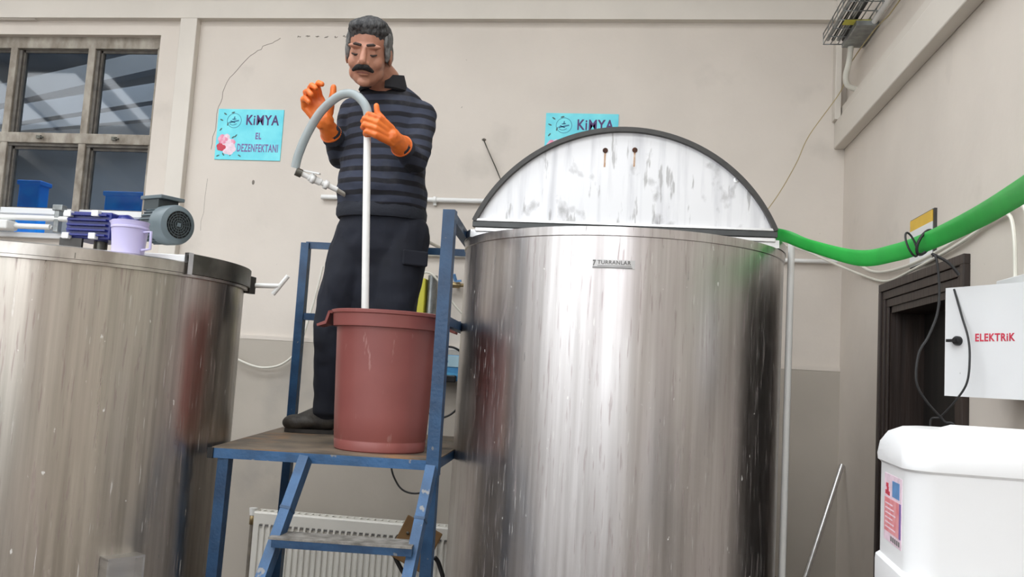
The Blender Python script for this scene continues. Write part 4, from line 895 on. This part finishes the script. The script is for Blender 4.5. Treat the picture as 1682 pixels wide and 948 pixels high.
b = MB(); b.box((rx0 + .005, ry + .075, rz0), (rx1, ry + .085, rz1 - .004)); b.build('rear_panel', M['radiator'], ra)
b = MB(); b.box((rx0 - .002, ry + .006, rz0), (rx0 + .002, ry + .088, rz1)); b.build('side_cover', M['radiator'], ra)
b = MB(); b.box((rx0, ry + .018, rz1 - .006), (rx1, ry + .024, rz1 + .002)); b.box((rx0, ry + .080, rz1 - .006), (rx1, ry + .088, rz1 + .002))
for k in range(34): xx = rx0 + .02 + k * .038; b.box((xx, ry + .022, rz1 - .006), (xx + .012, ry + .082, rz1))
b.build('top_grille', M['radiator'], ra)
for k in range(N_):
    xx = rx0 + .02 + k * pitch + pitch * .42; b = MB(); b.box((xx, ry - .0005, rz1 - .071), (xx + pitch * .5, ry + .004, rz1 - .064)); b.build('slot_shade', M['slot'], ra)  # dark strips in place of the shade in each pressed slot
b = MB(); b.tube([(rx0 - .025, 4.53, 0), (rx0 - .025, 4.53, .735)], .0125, seg=12); b.tube([(rx0 - .025, 4.53, .72), (rx0, 4.53, .72)], .011, seg=10); b.build('riser_pipe', M['pipe_brown'], ra)
b = MB(); b.tube([(rx0 - .025, 4.53, .715), (rx0 - .025, 4.53, .765)], .017, seg=8); b.build('valve_body', M['brass'], ra)
b = MB(); b.tube([(rx0 - .025, 4.53, .762), (rx0 - .025, 4.53, .80)], .021, seg=16, radii=[.018, .022]); b.build('valve_cap', M['white_pvc'], ra)
for xx in (-1.7, -.9): b = MB(); b.box((xx - .02, ry + .085, .3), (xx + .02, D - .012, .7)); b.build('wall_bracket', M['radiator'], ra)

# old chair standing in front of the radiator: brown board back on a black tube frame
ch = empty('chair', (-.95, 4.18, 0), 'old chair with tilted brown board back and black tube frame by the radiator', 'chair')
bcn = V((-.968, 4.15, .762)); R_ = Matrix.Rotation(math.radians(24), 3, 'Y')
t = MB(); t.box((-.095, -.006, -.105), (.095, .006, .105), bev=.005); b = MB(); b.add([R_ @ p + bcn for p in t.v], t.f); b.build('back_board', M['card'], ch)
for (u, v) in ((-.055, .03), (.06, -.04)): b = MB(); p = R_ @ V((u, -.009, v)) + bcn; b.ell(p, (.008, .004, .008), seg=10, rings=6); b.build('screw', M['grime_steel'], ch)
b = MB(); b.tube(spline([bcn + V((-.085, .012, .03)), bcn + V((-.105, .02, -.06)), (-.93, 4.17, .50), (-.86, 4.17, .40)], 6), .011, seg=10); b.tube(spline([bcn + V((.095, .012, -.055)), bcn + V((.118, .02, -.09)), (-.81, 4.17, .55), (-.82, 4.17, .40)], 6), .011, seg=10)
b.build('back_frame', M['black'], ch)
b = MB(); b.box((-1.12, 3.80, .42), (-.78, 4.18, .445), bev=.008); b.build('seat', M['card'], ch)
for (xx, yy) in ((-1.1, 3.83), (-.8, 3.83), (-1.1, 4.16), (-.8, 4.16)): b = MB(); b.tube([(xx, yy, 0), (xx, yy, .42)], .011, seg=10); b.build('leg', M['black'], ch)

# rod leaning in the corner + black strip on the floor end
b = MB(); b.tube([(.80, 4.19, .66), (1.045, 4.49, 1.245)], .0125, seg=12); b.tube([(.80, 4.19, .66), (.53, 3.86, .0)], .0125, seg=12); b.build('steel_rod', M['bright_steel'], None, 'shiny metal rod leaning into the corner right of the large tank', 'rod')
b = MB(); b.bar((.60, 4.35, .735), (.87, 4.28, .69), .03, .012); b.box((.60, 4.32, 0), (.63, 4.36, .735)); b.box((.84, 4.27, 0), (.87, 4.31, .69)); b.build('low_frame', M['black'], None, 'low black frame on the floor behind the large tank', 'frame')

# ================================================================== CABLE TRAY (top right)
ct = empty('cable_tray', (.95, 3.9, 3.3), 'grey wire-mesh cable tray at the top right corner', 'cable tray')
ty0, ty1 = 2.4, 4.33; tz = 3.30
for k in range(6):
    xx = .875 + k * .034; b = MB(); b.tube([(xx, ty0, tz), (xx, ty1, tz)], .003, seg=6); b.build('long_wire', M['galv'], ct)
for k in range(2):
    for zz in (tz + .028, tz + .055): b = MB(); xx = .875 + k * .17; b.tube([(xx, ty0, zz), (xx, ty1, zz)], .003, seg=6); b.build('long_wire', M['galv'], ct)
for k in range(20):
    yy = ty0 + .03 + k * .10; b = MB(); b.tube([(.875, yy, tz + .058), (.875, yy, tz), (1.045, yy, tz), (1.045, yy, tz + .058)], .003, seg=6); b.build('cross_wire', M['galv'], ct)
b = MB(); b.box((.955, 4.02, tz - .03), (1.055, 4.30, tz - .004), bev=.003); b.build('end_bracket', M['galv'], ct)
for k in range(4): cable('tray_cable', [(.89 + k * .022, ty0, tz + .012), (.892 + k * .022, 3.4, tz + .014), (.89 + k * .024, 4.3, tz + .012)], .008, ('galv', 'black', 'galv', 'black')[k], 'power cable lying in the wire tray, %s from its open side' % ('first', 'second', 'third', 'fourth')[k], 'cable', 4, 8)
b = MB(); b.box((.905, 4.02, tz - .007), (1.02, 4.075, tz - .004)); y_ = b.build('warning_tag', M['lemon'], ct)
b = MB(); b.tube([(1.035, 2.3, tz - .012), (1.035, 4.02, tz - .012)], .013, seg=12); b.build('tray_conduit', M['white_pvc'], None, 'straight white conduit along the right side of the cable tray', 'pipe')
b = MB(); b.tube(spline([(.995, 4.28, 3.29), (.992, 4.30, 3.20), (.985, 4.33, 3.14), (1.0, 4.35, 3.10), (1.04, 4.36, 3.085), (1.058, 4.36, 3.085)], 6), .014, seg=12); b.build('bent_conduit', M['cream_cable'], None, 'bent cream conduit dropping from the cable tray end to the wall', 'pipe')

# ================================================================== RIGHT WALL THINGS
# small notice with a yellow band
sg = empty('wall_notice', (XR, 3.37, 2.09), 'small white notice with yellow band above the dark doorway', 'sign')
b = MB(); b.box((XR - .010, 3.238, 2.085), (XR, 3.506, 2.272)); b.build('frame', M['edge'], sg)
b = MB(); b.box((XR - .013, 3.252, 2.088), (XR - .008, 3.500, 2.226)); b.build('white_field', M['white_metal'], sg)
b = MB(); b.box((XR - .013, 3.252, 2.226), (XR - .008, 3.500, 2.268)); b.build('yellow_band', M['yellow'], sg)
text_mesh('ULUP', (XR - .013, 3.455, 2.150), (0, -1, 0), (0, 0, 1), .155, .045, .001, .02, 'lettering', M['print_grey'], sg)

# electrical cabinet with its door ajar
eb = empty('electrical_cabinet', (1.03, 2.5, 1.6), 'white electrical cabinet lettered ELEKTRIK on the right wall', 'cabinet')
b = MB(); b.box((1.0, 2.30, 1.607), (XR, 2.575, 1.932), bev=.003); b.build('cabinet_body', M['white_metal'], eb)
ha, hb = V((.876, 2.600, 0)), V((1.015, 2.362, 0)); dd = (hb - ha).normalized(); nn = V((dd.y, -dd.x, 0))     # door plate, free edge at ha
if nn.y > 0: nn = -nn
z0, z1 = 1.606, 1.909
b = MB(); q = [ha, hb, hb - nn * .016, ha - nn * .016]; b.add([z3(p, z0) for p in q] + [z3(p, z1) for p in q], [(0, 3, 2, 1), (4, 5, 6, 7), (0, 1, 5, 4), (1, 2, 6, 5), (2, 3, 7, 6), (3, 0, 4, 7)]); dr = b.build('cabinet_door', M['white_metal'], eb)
ORG[dr.name] = org(eb)
pk = z3(ha + dd * .045, 1.759); b = MB(); b.lathe([(0, 0), (.013, 0), (.013, .010), (.009, .016), (0, .017)], pk, seg=20, axis=nn); b.bar(pk + nn * .014 - dd * .026, pk + nn * .014 + dd * .006, .010, .008); b.build('turn_handle', M['cap'], dr)
text_mesh('ELEKTRiK', z3(ha + dd * .098, 1.757), dd, (0, 0, 1), .118, .021, .001, .025, 'lettering', M['red'], dr)
b = MB(); b.box(z3(ha + dd * .05, 1.668) , z3(ha + dd * .052, 1.672) + nn * .001); b.build('door_fleck', M['print_grey'], dr)

# green lay-flat hose
gp = spline([(.44, 3.20, 2.150), (.52, 3.15, 2.136), (.600, 3.10, 2.096), (.711, 2.90, 2.030), (.765, 2.70, 2.020), (.798, 2.52, 2.026), (.806, 2.2, 2.032), (.770, 1.85, 2.026), (.69, 1.45, 2.0), (.6, 1.0, 1.95)], 10)
b = MB(); n_ = len(gp); vs_ = []; fs = []; K = 12
for i, p in enumerate(gp):
    T = (gp[min(i + 1, n_ - 1)] - gp[max(i - 1, 0)]).normalized(); tw_ = math.radians(15 + 6 * math.sin(i * .13)); up_ = V((0, 0, 1)) ; sd = T.cross(up_).normalized(); up_ = sd.cross(T); wv = up_ * math.cos(tw_) + sd * math.sin(tw_); nv = T.cross(wv)
    hw_ = .026 - .004 * math.sin(min(1, i / 30) * PI)
    for j in range(K): a = 2 * PI * j / K; vs_.append(p + wv * math.cos(a) * hw_ + nv * math.sin(a) * .0045)
for i in range(n_ - 1):
    for j in range(K): fs.append((i * K + j, i * K + (j + 1) % K, (i + 1) * K + (j + 1) % K, (i + 1) * K + j))
fs += [tuple(reversed(range(K))), tuple((n_ - 1) * K + j for j in range(K))]; b.add(vs_, fs, True)
b.build('green_hose', M['green'], None, 'flat bright green hose sagging from the large tank to the upper right', 'hose')
tp = V((.797, 2.53, 2.026))
def looppts(c, r0, r1, skew=.0): return [c + V((math.cos(a) * r1 * .4 + skew * math.sin(a), math.cos(a) * r1 * .2 - skew * .5 * math.sin(a), math.sin(a) * r0)) for a in [2 * PI * k / 20 for k in range(21)]]
b = MB(); b.tube(looppts(tp, .034, .05, .012), .0042, seg=8); b.tube(looppts(tp + V((-.030, .02, -.004)), .034, .035, -.01), .0030, seg=8); b.build('cable_tie', M['black'], None, 'black cord tied round the green hose, its long ends dangling', 'cord'); tie = bpy.data.objects['cable_tie']
kx = tp + V((.012, -.02, -.034))
def cord_end(pts, rr): b = MB(); b.tube(spline(pts, 8), rr, seg=8); b.build('cord_end', M['black'], tie)
cord_end([kx, (.818, 2.50, 1.975), (.826, 2.50, 1.90), (.822, 2.50, 1.83), (.800, 2.50, 1.765), (.775, 2.50, 1.715), (.770, 2.50, 1.64), (.795, 2.50, 1.59), (.842, 2.50, 1.538), (.87, 2.48, 1.50), (.9, 2.45, 1.2)], .0034)
cord_end([kx, (.845, 2.49, 1.966), (.870, 2.48, 1.932)], .0042)
cable('black_wire', [(0.890, 2.575, 1.904), (0.899, 2.540, 1.825), (0.903, 2.505, 1.765), (0.902, 2.490, 1.707), (0.895, 2.490, 1.642), (0.872, 2.510, 1.591), (0.847, 2.540, 1.548), (0.827, 2.560, 1.517), (.86, 2.50, 1.30)], .0030, 'black', 'thin black wire hanging in a bow over the cabinet door')
# cream cables on the wall
cable('cream_cable', [(.70, 4.60, 2.36), (.76, 4.60, 2.385), (.84, 4.58, 2.37), (.93, 4.5, 2.30), (1.03, 4.35, 2.235), (1.045, 4.0, 2.135), (1.045, 3.6, 2.10), (1.045, 3.2, 2.105), (1.045, 2.85, 2.13), (1.045, 2.60, 2.145), (1.040, 2.50, 2.13), (1.035, 2.46, 2.06), (1.03, 2.46, 1.93)], .0065, 'cream_cable', 'upper cream cable running from the corner to the electrical cabinet')
cable('cream_cable', [(.60, 4.60, 2.28), (.72, 4.60, 2.33), (.85, 4.58, 2.31), (.95, 4.5, 2.25), (1.045, 4.2, 2.145), (1.045, 3.8, 2.07), (1.045, 3.45, 2.075), (1.045, 3.0, 2.10), (1.045, 2.72, 2.13), (1.03, 2.57, 2.12), (1.025, 2.52, 2.05), (1.02, 2.50, 1.93)], .0055, 'cream_cable', 'lower cream cable sagging under the green hose to the cabinet')

# ================================================================== JERRYCAN on a stand
jr = V((.70, 1.78, 1.072)); JR = Matrix.Rotation(math.radians(-4), 3, 'Z')
jc = empty('jerrycan', jr, 'large white plastic jerrycan with pink label at the lower right', 'jerrycan')
def jring(hx, hy, r, z, n=8):
    out = []
    for (sx, sy, a0_) in ((1, 1, 0), (-1, 1, PI / 2), (-1, -1, PI), (1, -1, 1.5 * PI)):
        for k in range(n + 1): a = a0_ + PI / 2 * k / n; out.append(V((sx * (hx - r) + math.cos(a) * r, sy * (hy - r) + math.sin(a) * r, z)))
    return out
prof = [(.170, .125, .05, 0), (.190, .142, .055, .008), (.197, .150, .05, .03), (.198, .151, .05, .200), (.197, .150, .05, .210), (.190, .143, .05, .217), (.190, .143, .05, .227), (.190, .143, .05, .395), (.1905, .1435, .05, .398), (.196, .149, .05, .403), (.197, .150, .05, .415), (.194, .146, .055, .440), (.182, .135, .06, .462), (.160, .115, .06, .474), (.14, .10, .05, .476)]
prof = [(a, c, r, z * .985) for (a, c, r, z) in prof]
b = MB(); vs_ = []; fs = []
for (hx, hy, r, z) in prof: vs_ += [JR @ p + jr for p in jring(hx, hy, r, z)]
W_ = 36
for i in range(len(prof) - 1):
    for j in range(W_): fs.append((i * W_ + j, i * W_ + (j + 1) % W_, (i + 1) * W_ + (j + 1) % W_, (i + 1) * W_ + j))
fs += [tuple(reversed(range(W_))), tuple((len(prof) - 1) * W_ + j for j in range(W_))]; b.add(vs_, fs, True); b.build('can_body', M['can'], jc)
b = MB(); b.tube([JR @ V(p) + jr for p in ((-.10, 0, .452), (-.085, 0, .458), (.10, 0, .458), (.12, 0, .45))], 1, seg=14, radii=[.020, .020, .020, .022]); b.build('grip', M['can'], jc)
b = MB(); b.lathe([(0, .455), (.03, .455), (.03, .474), (.0, .476)], jr + JR @ V((.15, -.06, 0)), seg=24); b.build('cap', M['can'], jc)
# label on the narrow left side
def jl(u, v, d_=.0): return JR @ V((-.190 - d_, .060 - u, v)) + jr          # u: along the side towards the viewer
def jrect(nm, u0, u1, v0, v1, d0, d1, m, par):
    b = MB(); q = [jl(u0, v0, d0), jl(u1, v0, d0), jl(u1, v1, d0), jl(u0, v1, d0), jl(u0, v0, d1), jl(u1, v0, d1), jl(u1, v1, d1), jl(u0, v1, d1)]
    b.add(q, [(0, 3, 2, 1), (4, 5, 6, 7), (0, 1, 5, 4), (1, 2, 6, 5), (2, 3, 7, 6), (3, 0, 4, 7)]); return b.build(nm, M[m], par)
lb = jrect('paper_label', .0, .145, .246, .374, 0, .0008, 'palepink', jc); ORG[lb.name] = jr
jrect('pink_field', .004, .128, .264, .328, .0008, .0014, 'coral', lb); jrect('violet_edge', .128, .141, .264, .328, .0008, .0014, 'purple2', lb); jrect('blue_box', .070, .128, .334, .364, .0008, .0014, 'label_blue', lb)
for k, (u, v, s_) in enumerate(((.025, .352, .010), (.020, .338, .012), (.038, .337, .010), (.030, .345, .008))): jrect('emblem_mark', u - s_ / 2 - .004, u + s_, v - .004, v + .004, .0008, .0014, 'red', lb)
for k in range(5): jrect('small_print', .060 + k * .016, .070 + k * .016, .250, .259, .0008, .0014, 'print_grey', lb)
for k in range(6): jrect('small_print', .014, .10 - (k % 3) * .012, .271 + k * .009, .2735 + k * .009, .0014, .0018, 'palepink', lb)
# the stand that carries it
sd = empty('metal_stand', (.70, 1.78, 0), 'grey metal stand under the white jerrycan', 'stand')
b = MB(); b.box((.44, 1.56, 1.042), (1.02, 2.0, 1.071), bev=.003); b.build('stand_top', M['galv'], sd)
for (xx, yy) in ((.46, 1.58), (1.0, 1.58), (.46, 1.98), (1.0, 1.98)): b = MB(); b.box((xx - .015, yy - .015, 0), (xx + .015, yy + .015, 1.042)); b.build('leg', M['galv'], sd)
